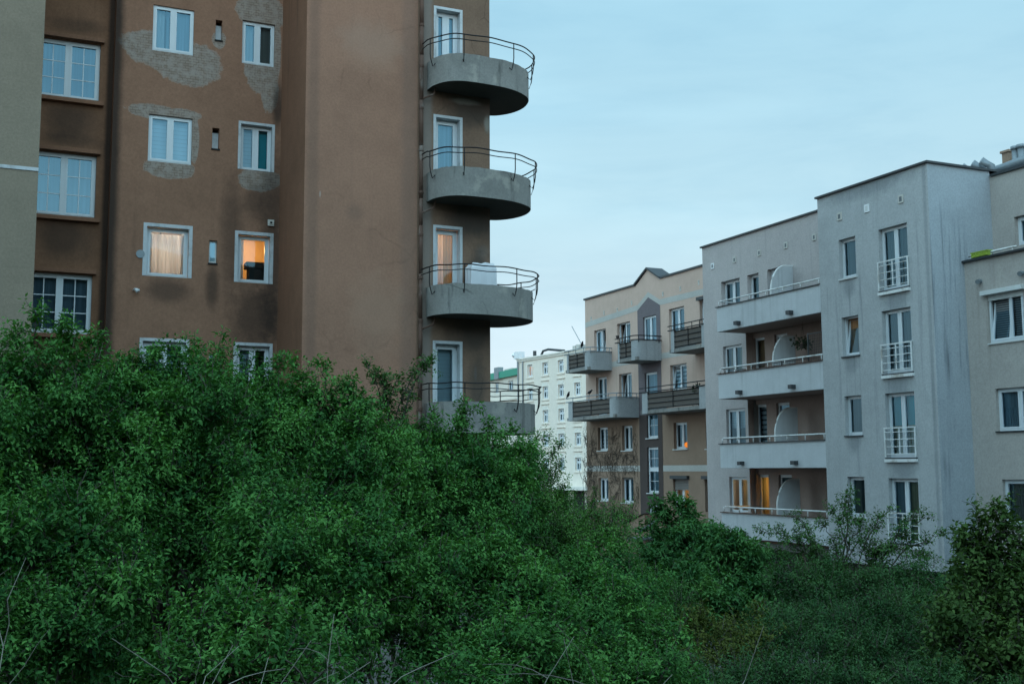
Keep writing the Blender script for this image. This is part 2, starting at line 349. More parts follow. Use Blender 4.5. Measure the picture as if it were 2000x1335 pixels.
def window(parent, F, h, rev=.14, sashes=2, name='window', surround=None, sill=None, munt=None, fw=.055, frame='upvc', glass='glass',
           blinds=(), room=None, light=None, tilt=None, split=None, sw=.055, rdepth=1.6, bar=None, sillmat=None, ratio=None):
    """one window: frame (the part) with panes, sill, surround, curtains and the room behind as its sub-parts"""
    u0, u1, z0, z1 = h
    kids = []
    if surround:
        b = MB(); w = surround
        b.fbox(F, u0, u0 + w, -rev, .014, z0, z1); b.fbox(F, u1 - w, u1, -rev, .014, z0, z1); b.fbox(F, u0 + w, u1 - w, -rev, .014, z1 - w, z1)
        kids.append(('surround', b, M['surround']))
        u0 += w; u1 -= w; z1 -= w
    fr = MB(); v1, v0 = -rev, -rev - .07
    e = .002
    fr.fbox(F, u0 + e, u0 + fw, v0, v1, z0 + e, z1 - e); fr.fbox(F, u1 - fw, u1 - e, v0, v1, z0 + e, z1 - e)
    fr.fbox(F, u0 + fw, u1 - fw, v0, v1, z1 - fw, z1 - e); fr.fbox(F, u0 + fw, u1 - fw, v0, v1, z0 + e, z0 + fw)
    a0, a1, c0, c1 = u0 + fw, u1 - fw, z0 + fw, z1 - fw
    if bar:
        fr.fbox(F, a0, a1, v0, v1 + .004, bar - .05, bar + .05)
    zr = [(c0, c1)] if not bar else [(c0, bar - .05), (bar + .05, c1)]
    gap = .03 if sashes > 1 else 0
    cells = []
    for (q0, q1) in zr:
        w = (a1 - a0) / sashes
        edges = [a0 + w * k for k in range(sashes + 1)]
        if ratio and sashes == 2: edges[1] = a0 + (a1 - a0) * ratio
        for k in range(1, sashes): fr.fbox(F, edges[k] - gap, edges[k] + gap, v0, v1 + .003, q0, q1)
        for k in range(sashes):
            cells.append((edges[k] + (gap if k else 0), edges[k + 1] - (gap if k < sashes - 1 else 0), q0, q1, k))
    for (s0, s1, q0, q1, k) in cells:
        sh = None
        if tilt is not None and k == tilt: sh = (lambda z, q0=q0: -(z - q0) * .14 - .0)
        vv1, vv0 = v1 + .012, v0 + .01
        fr.fbox(F, s0, s0 + sw, vv0, vv1, q0, q1, sh); fr.fbox(F, s1 - sw, s1, vv0, vv1, q0, q1, sh)
        fr.fbox(F, s0 + sw, s1 - sw, vv0, vv1, q1 - sw, q1, sh); fr.fbox(F, s0 + sw, s1 - sw, vv0, vv1, q0, q0 + sw, sh)
        p = MB(); gv = v1 - .03; sf = sh or (lambda z: 0)
        x0, x1, y0, y1 = s0 + sw - .004, s1 - sw + .004, q0 + sw - .004, q1 - sw + .004
        p.quad(F.p(x0, gv + sf(y0), y0), F.p(x1, gv + sf(y0), y0), F.p(x1, gv + sf(y1), y1), F.p(x0, gv + sf(y1), y1))
        kids.append(('pane', p, M[glass]))
        if munt:
            nc, nr = munt
            for i in range(1, nc):
                x = x0 + (x1 - x0) * i / nc; fr.fbox(F, x - .012, x + .012, gv - .008, gv + .014, y0, y1)
            for i in range(1, nr):
                z = y0 + (y1 - y0) * i / nr; fr.fbox(F, x0, x1, gv - .007, gv + .012, z - .012, z + .012)
    if sill:
        b = MB(); b.fbox(F, h[0] - .04, h[1] + .04, -rev + .002, sill, h[2] - .045, h[2] - .002); kids.append(('sill', b, sillmat or M['upvcdirty']))
    for bl in blinds:   # (kind, name, f0, f1, g0, g1): fractions of the opening
        kind, nm, f0, f1, g0, g1 = bl
        b = MB(); dv = v0 - .09
        p0, p1, r0, r1 = a0 - .05 + (a1 - a0 + .1) * f0, a0 - .05 + (a1 - a0 + .1) * f1, c0 - .06 + (c1 - c0 + .12) * g0, c0 - .06 + (c1 - c0 + .12) * g1
        if nm == 'curtain':
            n = max(6, int((p1 - p0) / .05))
            for i in range(n):
                ua, ub = p0 + (p1 - p0) * i / n, p0 + (p1 - p0) * (i + 1) / n
                va, vb = dv - .025 * (i % 2), dv - .025 * ((i + 1) % 2)
                b.quad(F.p(ua, va, r0), F.p(ub, vb, r0), F.p(ub, vb, r1), F.p(ua, va, r1))
        else:
            b.quad(F.p(p0, dv, r0), F.p(p1, dv, r0), F.p(p1, dv, r1), F.p(p0, dv, r1))
        kids.append((nm, b, M[kind]))
    if room is not False:
        b = MB(); q = .3; d0, d1 = v0 - .02, v0 - rdepth
        A = [F.p(u0 - q, d0, z0 - q), F.p(u1 + q, d0, z0 - q), F.p(u1 + q, d0, z1 + q), F.p(u0 - q, d0, z1 + q)]
        B = [F.p(u0 - q, d1, z0 - q), F.p(u1 + q, d1, z0 - q), F.p(u1 + q, d1, z1 + q), F.p(u0 - q, d1, z1 + q)]
        b.quad(*B)
        for i in range(4): b.quad(A[i], A[(i + 1) % 4], B[(i + 1) % 4], B[i])
        kids.append(('interior', b, M[room or 'room']))
    w = fr.build(name, M[frame], parent)
    for nm, b, m in kids: b.build(nm, m, w)
    return w

def room_light(F, u, v, z, watts, col=(1, .55, .22), r=.08):
    l = bpy.data.lights.new('room_lamp', 'POINT'); l.energy = watts; l.color = col; l.shadow_soft_size = r
    o = bpy.data.objects.new('room_lamp', l); o.location = F.p(u, v, z); COL.objects.link(o)

# ============================================================ brown block (left)
F28 = Fac((0, 28, 0), (1, 0, 0), (0, -1, 0)); F308 = Fac((0, 30.8, 0), (1, 0, 0), (0, -1, 0)); F312 = Fac((0, 31.2, 0), (1, 0, 0), (0, -1, 0))
brown = thing('apartment_building', BO, 'brown stuccoed apartment block with peeling plaster and stacked round concrete balconies', 'building')
ZT = 25.
wall(F28, -14, .64, 0, ZT, [], M['stucco_old'], brown)
b = MB(); b.fbox(F28, -14, .642, 0, .02, 12.89, 12.97); b.build('string_course', M['surround'], brown)
rows1 = [(15.70, 17.28), (12.56, 14.24), (9.50, 11.05), (6.45, 8.0), (18.75, 20.3)]
wall(F312, .3, 2.47, 0, ZT, [(.55, 2.12, a, c) for a, c in rows1], M['s1'], brown)
S2 = dict(W1=(3.39, 4.46, 17.19, 18.46), W2=(5.77, 6.67, 17.18, 18.42), W3=(3.36, 4.49, 14.15, 15.43), W4=(5.72, 6.72, 14.18, 15.53), W5=(3.31, 4.57, 11.07, 12.48),
          W6=(5.69, 6.74, 11.05, 12.46), W7=(3.30, 4.56, 8.05, 9.43), W8=(5.72, 6.77, 8.02, 9.41), X1=(3.39, 4.46, 20.2, 21.5), X2=(5.77, 6.67, 20.2, 21.5), X3=(3.3, 4.56, 5.0, 6.4), X4=(5.72, 6.77, 5.0, 6.4))
slots = [(5.04, 5.22, 17.74, 18.30), (5.02, 5.21, 14.68, 15.25), (5.01, 5.22, 11.53, 12.14), (5.08, 5.24, 8.6, 9.08)]
wall(F308, 2.45, 6.89, 0, ZT, list(S2.values()) + slots, M['s2'], brown)
b = MB(); b.quad((2.45, 30.8, 0), (2.45, 31.2, 0), (2.45, 31.2, ZT), (2.45, 30.8, ZT)); b.build('wall', M['ret'], brown)
b = MB(); b.quad((6.89, 28, 0), (6.89, 30.8, 0), (6.89, 30.8, ZT), (6.89, 28, ZT)); b.build('wall', M['ret'], brown)
b = MB(); b.quad((.64, 28, 0), (.64, 31.2, 0), (.64, 31.2, ZT), (.64, 28, ZT)); b.build('wall', M['stucco_old'], brown)
wall(F28, 6.89, 9.93, 0, ZT, [], M['brown'], brown)
DZ = [(16.3, 18.53), (13.24, 15.49), (10.2, 12.46), (7.1, 9.36), (4.0, 6.3)]
wall(F28, 9.93, 12.03, 0, ZT, [(10.38, 11.22, a, c) for a, c in DZ], M['balwall'], brown)
b = MB()
b.quad((12.03, 28, 0), (12.03, 42, 0), (12.03, 42, ZT), (12.03, 28, ZT)); b.quad((-14, 28, 0), (-14, 42, 0), (-14, 42, ZT), (-14, 28, ZT)); b.quad((-14, 42, 0), (12.03, 42, 0), (12.03, 42, ZT), (-14, 42, ZT))
b.build('wall', M['brown'], brown)
b = MB(); b.box(-14.3, 12.3, 27.7, 42.3, ZT, ZT + .3); b.build('roof', M['greyslate'], brown)

cur = lambda f0, f1, k='curtain', g0=0, g1=1: (k, 'curtain', f0, f1, g0, g1)
bl = lambda k='blind', f0=0, f1=1, g0=0, g1=1: (k, 'blind', f0, f1, g0, g1)
for i, (a, c) in enumerate(rows1):
    window(brown, F312, (.55, 2.12, a, c), munt=(2, 3), rev=.10, fw=.06, blinds=[bl('dusk', .02, .98, .05, .98)], glass='glassb' if i in (0, 1, 4) else 'glass')
    b = MB(); b.fbox(F312, .35, 2.2, 0, .14, c + .02, c + .13); b.build('lintel', M['surround' if 0 else 'ret'], brown)
    b = MB(); b.fbox(F312, .35, 2.23, 0, .16, a - .12, a - .015); b.build('window_ledge', M['ret'], brown)
window(brown, F308, S2['W1'], rev=.05, blinds=[cur(0, .3), bl('bluec', .35, 1)], glass='glassb', fw=.045)
window(brown, F308, S2['W2'], rev=.08, blinds=[cur(.0, .38), bl('brownc', .5, 1)], glass='glassb', fw=.045, ratio=.47)
window(brown, F308, S2['W3'], rev=.07, blinds=[bl()], glass='glassb', fw=.045)
window(brown, F308, S2['W4'], rev=.16, surround=.07, blinds=[bl('blind', 0, .5), bl('teal', .5, 1)], glass='glass', fw=.045)
w5 = window(brown, F308, S2['W5'], rev=.16, surround=.09, sashes=1, blinds=[cur(0, 1, 'sheer', 0, .9), cur(0, .16), cur(.86, 1)], room='roomwarm', rdepth=2.6)
w6 = window(brown, F308, S2['W6'], rev=.16, surround=.09, sashes=1, blinds=[cur(0, .24)], room='roomwarm', rdepth=2.2)
window(brown, F308, S2['W7'], rev=.14, surround=.08, blinds=[bl('zebra')])
window(brown, F308, S2['W8'], rev=.14, surround=.08, blinds=[bl('zebra', 0, .5)])
for k in ('X1', 'X2', 'X3', 'X4'): window(brown, F308, S2[k], rev=.08, blinds=[bl()])
for i, s in enumerate(slots):
    b = MB(); b.fbox(F308, s[0], s[1], -.12, -.09, s[2], s[3]) if i >= 2 else b.fbox(F308, s[0], s[1], -.2, -.17, s[2], s[3] - .1)
    o = b.build('vent_window', M['surround' if i < 2 else 'upvcdirty'], brown)
    b = MB(); b.fbox(F308, s[0] - .02, s[1] + .02, -.2, .03, s[2] - .05, s[2] - .01); b.build('sill', M['dark'], o)
    b = MB(); b.fbox(F308, s[0] + .01, s[1] - .01, -.33, -.3, s[2] - .0, s[3]); b.build('interior', M['dark'], o)
    if i >= 2:
        b = MB(); b.quad(*[F308.p(u, -.085, z) for u, z in ((s[0] + .04, s[2] + .05), (s[1] - .04, s[2] + .05), (s[1] - .04, s[3] - .05), (s[0] + .04, s[3] - .05))]); b.build('pane', M['glassb'], o)
# kitchen things behind W6 and lamp behind W5
room_light(F308, 3.95, -1.1, 12.32, 30, (1, .78, .64)); room_light(F308, 6.35, -1.7, 12.3, 19, (1, .5, .16))
b = MB()
for du, dz in ((-.14, 0), (.02, .06), (.12, .04)): b.lathe(F308.p(3.87 + du, -.9, 12.2 + dz), [(0, -.05), (.04, -.03), (.055, 0), (.04, .03), (0, .05)], 10)
ch = b.build('ceiling_lamp', M['bulb']); tag(ch, 'lit three bulb ceiling lamp behind the pale curtain of a brown block window', 'lamp')
b = MB(); b.fbox(F308, 3.6, 4.1, -.93, -.87, 12.27, 12.3); b.fbox(F308, 3.84, 3.88, -.93, -.87, 12.3, 12.75); b.build('lamp_arm', M['iron'], ch)
b = MB(); b.fbox(F308, 6.12, 6.9, -.9, -.5, 11.55, 11.72); b.fbox(F308, 6.2, 6.9, -.9, -.55, 11.15, 11.55); b.fbox(F308, 6.0, 6.9, -1., -.5, 10.9, 11.14)
tag(b.build('kitchen_cupboard', M['dark']), 'dark kitchen hood and cupboard seen through the amber lit window', 'cupboard')
# doors and their round balconies
dst = [dict(blinds=[cur(0, .45), bl('bluec', .5, 1)], glass='glassb', sashes=2), dict(blinds=[bl('bluec')], sashes=1, glass='glassb'), dict(blinds=[cur(0, .5, 'sheer'), cur(.5, 1, 'ochre')], sashes=1, room='roomwarm', rdepth=2.2), dict(blinds=[bl()], sashes=1, glass='glassb'), dict(blinds=[bl()], sashes=1)]
for (a, c), kw in zip(DZ, dst): window(brown, F28, (10.38, 11.22, a, c), name='balcony_door', rev=.2, surround=.075, fw=.06, sw=.07, **kw)
room_light(F28, 10.95, -1.4, 12.2, 22, (1, .5, .2))
OUT = [(10.19, 28), (10.21, 27.55), (10.42, 27.12), (10.80, 26.90), (11.46, 26.88), (12.18, 26.98), (12.74, 27.28), (13.07, 27.68), (13.21, 28.3), (13.12, 28.83), (12.88, 29.2), (12.6, 29.36), (12.04, 29.45)]
loop0 = [Vector((p[0], p[1], 0)) for p in smooth_loop([(x, y, 0) for x, y in OUT], 6)]
def offs(lp, d):
    out = []
    for i, p in enumerate(lp):
        t = (lp[min(i + 1, len(lp) - 1)] - lp[max(i - 1, 0)]).normalized(); n = Vector((t.y, -t.x, 0))
        out.append(p - n * d if False else p + Vector((-t.y, t.x, 0)) * d)
    return out
# the loop runs clockwise seen from above, so +left normal points inwards
for lev, (zb, zt) in enumerate([(16.12, 16.87), (13.05, 13.83), (9.96, 10.75), (6.91, 7.71), (3.9, 4.6)]):
    ex = .045 * lev; loop = [Vector((p.x + ex * max(0, p.x - 10.4) / 2.8, p.y, 0)) for p in loop0]; inn = offs(loop, .12)
    bal = MB(); n = len(loop); rnd = random.Random(lev)
    jag = [rnd.uniform(-.012, .006) for _ in loop]
    for i in range(n - 1):
        p, q = loop[i], loop[i + 1]; pi, qi = inn[i], inn[i + 1]; h0, h1 = zt + jag[i], zt + jag[i + 1]
        bal.quad((p.x, p.y, zb), (q.x, q.y, zb), (q.x, q.y, h1), (p.x, p.y, h0))
        bal.quad((p.x, p.y, h0), (q.x, q.y, h1), (qi.x, qi.y, h1), (pi.x, pi.y, h0))
        bal.quad((pi.x, pi.y, h0), (qi.x, qi.y, h1), (qi.x, qi.y, zb + .18), (pi.x, pi.y, zb + .18))
    o = bal.build('balcony', M['conc'], brown)
    s = MB(); s.quad(*[(p.x, p.y, zb + .18) for p in inn]); s.build('floor_slab', M['conc'], o)
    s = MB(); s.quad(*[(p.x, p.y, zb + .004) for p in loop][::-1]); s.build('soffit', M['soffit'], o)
    rl = offs(loop, -.17); rb = MB(); wob = lambda i: .012 * math.sin(i * .7 + lev * 2)
    st = [Vector((10.0, 27.98, 0)), Vector((10.03, 27.5, 0))] + rl[6:]
    for hh, rr in ((.46, .017), (.32, .013)): rb.tube([(p.x, p.y, zt + hh + wob(i)) for i, p in enumerate(st)], rr, 6)
    def post(i, h=.46):
        p, q = rl[i], loop[i]; n_ = (p - q).normalized()
        m_ = (p + q) / 2; rb.tube([(p.x, p.y, zt + h), (p.x, p.y, zt + .05), (p.x - n_.x * .02, p.y - n_.y * .02, zt - .08), (m_.x, m_.y, zt - .26), (q.x, q.y, zt - .17)], .014, 6)
    for i in (7, 18, 30, 39, 46, 54, 63): post(i)
    if lev >= 2:
        rb.tube([(p.x, p.y, zt + .18 + wob(i)) for i, p in enumerate(st) if i > 42], .011, 6)
    rb.build('railing', M['iron'], o)
b = MB(); b.fbox(F28, 6.87, 12.05, 0, .03, 0, 2.4); b.build('plinth', M['conc'], brown)
# rain pipe
b = MB(); pr = random.Random(3); z = 0.
while z < ZT:
    h = pr.uniform(.35, 1.6); b.tube([(10.0, 27.9, z), (10.0, 27.9, min(z + h - .02, ZT))], .055 + pr.uniform(-.004, .004), 8); z += h
dp = b.build('downpipe', M['rust'], brown, True)
z = .6
while z < ZT: b = MB(); b.tube([(10., 27.9, z), (10., 27.9, z + .07)], .072, 8); b.box(9.98, 10.02, 27.9, 28.0, z + .02, z + .05); b.build('pipe_bracket', M['rust'], dp); z += 1.15
b = MB()
for zz in (15.95, 12.85, 9.75): b.tube([(10.02, 27.88, zz - .12), (10.3, 27.75, zz), (10.34, 27.7, zz + .2)], .028, 6)
b.build('drain_branch', M['rust'], dp)
# small fixtures on the wall
b = MB(); b.fbox(F308, 6.57, 6.74, 0, .05, 12.66, 12.83); b.fbox(F308, 6.60, 6.71, .05, .07, 12.69, 12.80)
o = b.build('vent_grille', M['grille'], brown); b = MB(); b.fbox(F308, 6.625, 6.685, .07, .075, 12.715, 12.775); b.build('opening', M['dark'], o)
b = MB(); b.tube([F308.p(3.1, 0, 10.66), F308.p(3.14, .12, 10.68)], .02, 8); b.tube([F308.p(3.12, .1, 10.68), F308.p(3.2, .2, 10.62)], [.03, .065], 10); b.build('wall_lamp', M['white'], brown, True)
b = MB(); b.tube([F308.p(3.25, 0, 11.63), F308.p(3.25, .03, 11.63)], .11, 14); b.build('vent_cap', M['zinc'], brown)
# the wrapped bundle on the third balcony
bx = MB(); A = [(11.14, 27.2), (11.9, 27.25), (11.92, 27.75), (11.16, 27.7)]
rn = random.Random(5); lv = [10.15, 10.6, 11.0, 11.25, 11.37]; rings = []
for k, z in enumerate(lv):
    ring = []
    for i in range(20):
        t = i / 20 * 4; j = int(t); f = t - j; p0, p1 = A[j], A[(j + 1) % 4]
        x, y = p0[0] + (p1[0] - p0[0]) * f, p0[1] + (p1[1] - p0[1]) * f
        s = [1.05, 1.03, 1., .99, .8][k]; cx, cy = 11.53, 27.47
        fold = .018 * math.sin(i * 2.3 + k * .4) * (1 if k < 4 else 0)
        ring.append((cx + (x - cx) * s + fold, cy + (y - cy) * s + fold, z + rn.uniform(-.01, .01) + (.03 * (x > 11.5) if k == 4 else 0)))
    rings.append(ring)
for k in range(4):
    for i in range(20): bx.quad(rings[k][i], rings[k][(i + 1) % 20], rings[k + 1][(i + 1) % 20], rings[k + 1][i])
bx.quad(*rings[4]); tag(bx.build('dust_sheet', M['sheet'], None, False), 'white sheet draped over a boxy bundle on a round concrete balcony', 'covered bundle')

# ============================================================ grey block (right)
GX = Vector((30, 32, 0))
grey = thing('apartment_building', GX, 'pale grey modern apartment block with white parapet balconies and quarter round screens', 'building')
def FX(x): return Fac((x, 0, 0), (0, -1, 0), (-1, 0, 0))
def rY(y0, y1, z0, z1): return (-y1, -y0, z0, z1)
FT, FL, FR_, FU, FD = FX(27.2), FX(28.6), FX(28.62), FX(29.95), FX(28.95)
Y0, Y1, Y2, ZR, ZG = 27.34, 32.78, 42.4, 15.80, 2.95
A = [rY(30.84, 31.70, z0, z1) for z0, z1 in ((12.63, 14.06), (9.87, 11.26), (7.09, 8.47), (4.29, 5.66))]
Bw = [rY(28.34, 29.68, z0, z1) for z0, z1 in ((11.91, 14.04), (9.09, 11.23), (6.30, 8.44), (3.50, 5.62))]
wall(FT, -Y1, -Y0, ZG, ZR, A + Bw, M['grey'], grey)
b = MB(); b.quad((27.2, Y0, ZG), (29.95, Y0, ZG), (29.95, Y0, ZR), (27.2, Y0, ZR)); b.build('wall', M['greyside'], grey)
b = MB(); b.quad((27.2, Y1, ZG), (28.96, Y1, ZG), (28.96, Y1, ZR), (27.2, Y1, ZR)); b.build('wall', M['grey'], grey)
l_top = [rY(39.64, 41.01, 12.4, 14.04), rY(38.31, 39.10, 11.9, 14.04), rY(36.89, 37.73, 11.9, 14.05)]
l_pier = [rY(39.61, 40.98, 9.6, 11.2), rY(39.5, 40.87, 6.85, 8.48), rY(39.48, 40.77, 4.1, 5.6)]
YR = 39.3
wall(FL, -Y2, -Y1, 11.62, ZR, l_top, M['lilac'], grey)
wall(FL, -Y2, -YR, ZG, 11.62, l_pier, M['lilac'], grey)
l_in = [rY(38.5, 39.25, z, z + 2.2) for z in (9.2, 6.4, 3.5)], [rY(37.0, 37.85, z, z + 2.2) for z in (9.2, 6.4, 3.5)]
wall(FD, -YR, -Y1, ZG, 11.62, l_in[0] + l_in[1], M['loggia'], grey)
b = MB(); b.quad((28.6, YR, ZG), (28.95, YR, ZG), (28.95, YR, 11.62), (28.6, YR, 11.62)); b.quad((28.6, YR, 11.62), (28.95, YR, 11.62), (28.95, Y1, 11.62), (28.6, Y1, 11.62)); b.build('wall', M['loggia'], grey)
# right wing
wl = [rY(25.08, 26.46, 9.87, 11.40), rY(24.9, 26.33, 7.09, 8.42), rY(24.85, 26.25, 4.2, 5.59)]
wl2 = [rY(20.2, 21.6, z, z + 1.4) for z in (9.87, 7.09, 4.2)]
wall(FR_, -Y0, -15, ZG, 12.6, wl + wl2, M['sand'], grey)
wu = [rY(25.3, 26.43, 13.1, 14.06)]
wall(FU, -Y0, -15, 12.2, 15.62, wu, M['sand'], grey)
b = MB(); b.box(28.5, 29.95, 15, Y0 - .003, 12.6, 12.66); b.build('parapet_cap', M['coping'], grey)
b = MB(); b.quad((30, 15, 0), (40, 15, 0), (40, 15, 15.62), (28.62, 15, 15.62), (28.62, 15, 0)); b.quad((40, 15, 0), (40, 42.4, 0), (40, 42.4, ZR), (40, 15, ZR)); b.quad((28.6, Y2, ZG), (40, Y2, ZG), (40, Y2, ZR), (28.6, Y2, ZR)); b.build('wall', M['grey'], grey)
b = MB(); b.quad((27.2, Y0, ZR), (40, Y0, ZR), (40, Y2, ZR), (28.6, Y2, ZR), (28.6, Y1, ZR), (27.2, Y1, ZR)); b.quad((29.95, 15, 15.6), (40, 15, 15.6), (40, Y0, 15.6), (29.95, Y0, 15.6)); b.build('roof', M['greyslate'], grey)
b = MB()
b.box(27.12, 27.5, Y0 - .08, Y1 + .06, ZR, ZR + .07); b.box(27.5, 30.4, Y0 - .08, Y0 + .3, ZR, ZR + .07); b.box(28.52, 28.9, Y1 + .06, Y2 + .08, ZR, ZR + .07)
b.box(29.87, 30.2, 15, Y0 - .08, 15.6, 15.68); b.build('roof_coping', M['coping'], grey)
b = MB(); b.box(29.3, 40, 15.2, 42.2, 0, ZG - .25); b.build('ground_floor', M['soffit'], grey)  # dark colour stands in for the shade under the overhang
b = MB(); b.box(27.2, 40, Y0, Y1, ZG - .25, ZG - .004); b.box(28.6, 40, Y1, Y2, ZG - .25, ZG - .004); b.box(28.62, 40, 15, Y0, ZG - .25, ZG - .004); b.build('soffit', M['grey'], grey)
for yy in (27.6, 30.2, 32.5, 36., 39.5, 42.1):
    b = MB(); b.box(28.7, 29.05, yy - .18, yy + .18, 0, ZG - .25); b.build('column', M['loggia'], grey)
# tower windows
for h, k in zip(A, (0, 1, 2, 3)):
    window(grey, FT, h, sashes=1, sill=.05, rev=.16, fw=.06, blinds=[[bl('brownc')], [bl('orangec')], [bl('brownc')], [bl('brownc', 0, .4)]][k], tilt=0 if k == 1 else None, sillmat=M['upvcdirty' if k in (0, 3) else 'coping'])
tb = [[cur(0, 1, 'brownc')], [cur(0, 1, 'brownc')], [bl('teal', 0, 1, .5, 1), bl('ochre', 0, 1, 0, .5)], [bl('bluec', 0, .5), bl('ochre', .5, 1)]]
for h, k in zip(Bw, tb):
    w = window(grey, FT, h, rev=.16, fw=.06, blinds=k, name='french_window', sill=.06, sillmat=M['coping'])
    r = MB(); z0 = h[2]
    for zz in (.12, .36, .6, .84): r.tube([FT.p(h[0] - .03, .06, z0 + zz), FT.p(h[1] + .03, .06, z0 + zz)], .014, 6)
    r.fbox(FT, h[0] - .05, h[1] + .05, .04, .08, z0 + .96, z0 + 1.0)
    for u in (h[0] - .02, h[1] + .02): r.fbox(FT, u - .018, u + .018, .04, .08, z0 + .02, z0 + .96)
    r.fbox(FT, h[0] + .64, h[0] + .67, .045, .075, z0 + .12, z0 + .96)
    r.fbox(FT, h[0] - .05, h[1] + .05, .0, .1, z0 - .15, z0 - .05)
    r.build('railing', M['rail'], w)
# loggia windows
for i, h in enumerate(l_top): window(grey, FL, h, rev=.2, fw=.07, sashes=2 if i == 0 else 1, name='window' if i == 0 else 'balcony_door', blinds=[[cur(0, .5, 'brownc'), bl('bluec', .5, 1)], [cur(0, 1, 'brownc')], [bl('bluec')]][i])
for h, k in zip(l_pier, ([bl('orangec', 0, .5), bl('ochre', .5, 1)], [bl('blind', 0, 1, .5, 1)], [bl('ochre', .5, 1)])): window(grey, FL, h, rev=.12, blinds=k, fw=.06)
for i, h in enumerate(l_in[0]): window(grey, FD, h, rev=.1, sashes=1, name='balcony_door', blinds=[[bl('orangec')], [bl('zebra')], [cur(0, .3, 'brownc')]][i], room='roomwarm' if i == 2 else None)
for i, h in enumerate(l_in[1]): window(grey, FD, h, rev=.1, sashes=1, name='balcony_door', blinds=[[bl('brownc')], [bl('bluec')], [cur(0, .25, 'brownc')]][i])
room_light(FD, -38.8, -1.1, 5.2, 30, (1, .48, .1)); room_light(FL, -39.9, -1.2, 5.3, 10, (1, .6, .3))
for i, h in enumerate(wl):
    w = window(grey, FR_, h, rev=.06 if i == 0 else .12, sill=.05, sillmat=M['upvcdirty' if i == 0 else 'coping'], fw=.07, blinds=[[bl('jal')], [bl('bluec', 0, 1, .55, 1), cur(0, 1, 'bluec', 0, .6)], [cur(0, 1, 'brownc')]][i], ratio=.6, tilt=0 if i == 0 else None)
    if i == 0:
        s = MB(); s.fbox(FR_, h[0] - .12, h[1] + .12, .0, .2, h[3] + .0, h[3] + .14); s.build('shutter_box', M['upvcdirty'], w)
        s = MB(); s.fbox(FR_, h[0] + .0, h[1], -.055, -.02, h[3] - .18, h[3] - .003); s.build('shutter', M['upvcdirty'], w)
for h in wl2: window(grey, FR_, h, rev=.12, blinds=[cur(0, 1, 'bluec')])
window(grey, FU, wu[0], rev=.16, fw=.09, blinds=[bl('bluec')])
# parapet balconies
for i, (zb, zt) in enumerate(((11.60, 12.62), (8.80, 9.83), (5.97, 6.95), (3.2, 4.17))):
    b = MB(); b.prism([(27.2, Y1 + .004), (27.34, Y1 + .004), (27.34, 39.22), (28.596, 39.22), (28.596, 39.36), (27.2, 39.36)], zb, zt)
    o = b.build('balcony', M['parapet'], grey, bevel=.012)
    b = MB(); b.box(27.345, 28.58, Y1 + .01, 39.215, zb, zb + .2)
    if i: b.box(28.58, 28.93, Y1 + .01, 39.28, zb, zb + .2)
    b.build('floor_slab', M['loggia'], o)
    b = MB(); b.box(27.15, 27.39, Y1 + .006, 39.41, zt, zt + .03); b.build('parapet_cap', M['coping'] if i in (0, 2) else M['rust'], o)
    r = MB(); r.tube([(27.27, Y1 + .02, zt + .24), (27.27, 39.2, zt + .24), (28.5, 39.25, zt + .24)], .03, 8)
    yy = Y1 + .15
    while yy < 39.3: r.tube([(27.27, yy, zt + .03), (27.27, yy, zt + .24)], .02, 6); yy += 1.06
    r.build('railing', M['rail'], o, True)
    for yy in (37.75, 34.4):
        r = MB(); r.fbox(FT, -yy - .18, -yy + .04, 0, .2, zb + .12, zb + .27); r.build('drain_spout', M['coping'], o)
    s = MB(); xi = 28.59; xo = 27.5
    pts = [(xi, zb + .2), (xi, zb + 2.33)]
    for k in range(9):
        a = math.pi / 2 * k / 8; pts.append((xi - .35 - (xi - .35 - xo) * math.sin(a), zb + 1.25 + 1.08 * math.cos(a)))
    pts.append((xo, zb + .2))
    for yy, sg in ((36.06, 1), (36.10, -1)): s.quad(*[(x, yy, z) for x, z in pts][::sg])
    for k in range(len(pts)): p, q = pts[k], pts[(k + 1) % len(pts)]; s.quad((p[0], 36.06, p[1]), (q[0], 36.06, q[1]), (q[0], 36.10, q[1]), (p[0], 36.10, p[1]))
    sc = s.build('balcony_screen', M['parapet'], o)
    s = MB(); s.tube([(x, 36.08, z) for x, z in pts[1:]], .035, 6); s.build('screen_frame', M['rail'], sc)
vv = MB()
for y, z in ((31.59, 14.9), (30.18, 14.9), (28.55, 14.87)):
    v = MB(); v.fbox(FT, -y - .12, -y + .12, 0, .03, z - .14, z + .14); o = v.build('roof_vent_grille', M['white' if y == 30.18 else 'grille'], grey)
    v = MB(); v.fbox(FT, -y - .06, -y + .06, .03, .034, z - .08, z + .08); v.build('louvre', M['greyslate' if y != 30.18 else 'upvcdirty'], o)
for y in (41.6, 39.95, 38.2, 36.45, 34.7):
    v = MB(); v.fbox(FL, -y - .11, -y + .11, 0, .03, 14.72, 14.98); o = v.build('roof_vent_grille', M['white' if y == 41.6 else 'grille'], grey)
    v = MB(); v.fbox(FL, -y - .05, -y + .05, .03, .034, 14.78, 14.92); v.build('louvre', M['greyslate'], o)
for y in (26.69, 25.04):
    v = MB(); v.tube([FR_.p(-y, 0, 11.9), FR_.p(-y, .1, 11.9)], .07, 10); v.tube([FR_.p(-y, .1, 11.9), FR_.p(-y + .06, .2, 11.86)], [.06, .08], 10); v.build('wall_lamp', M['zinc'], grey)
r = MB(); r.tube([(28.7, 27.2, 12.8), (28.7, 25.3, 12.8)], .035, 8)
for yy in (27.1, 26.3, 25.45): r.tube([(28.7, yy, 12.66), (28.7, yy, 12.8)], .022, 6)
r.build('terrace_rail', M['rail'], grey, True)
p = MB()   # ventilation ducts on the roof
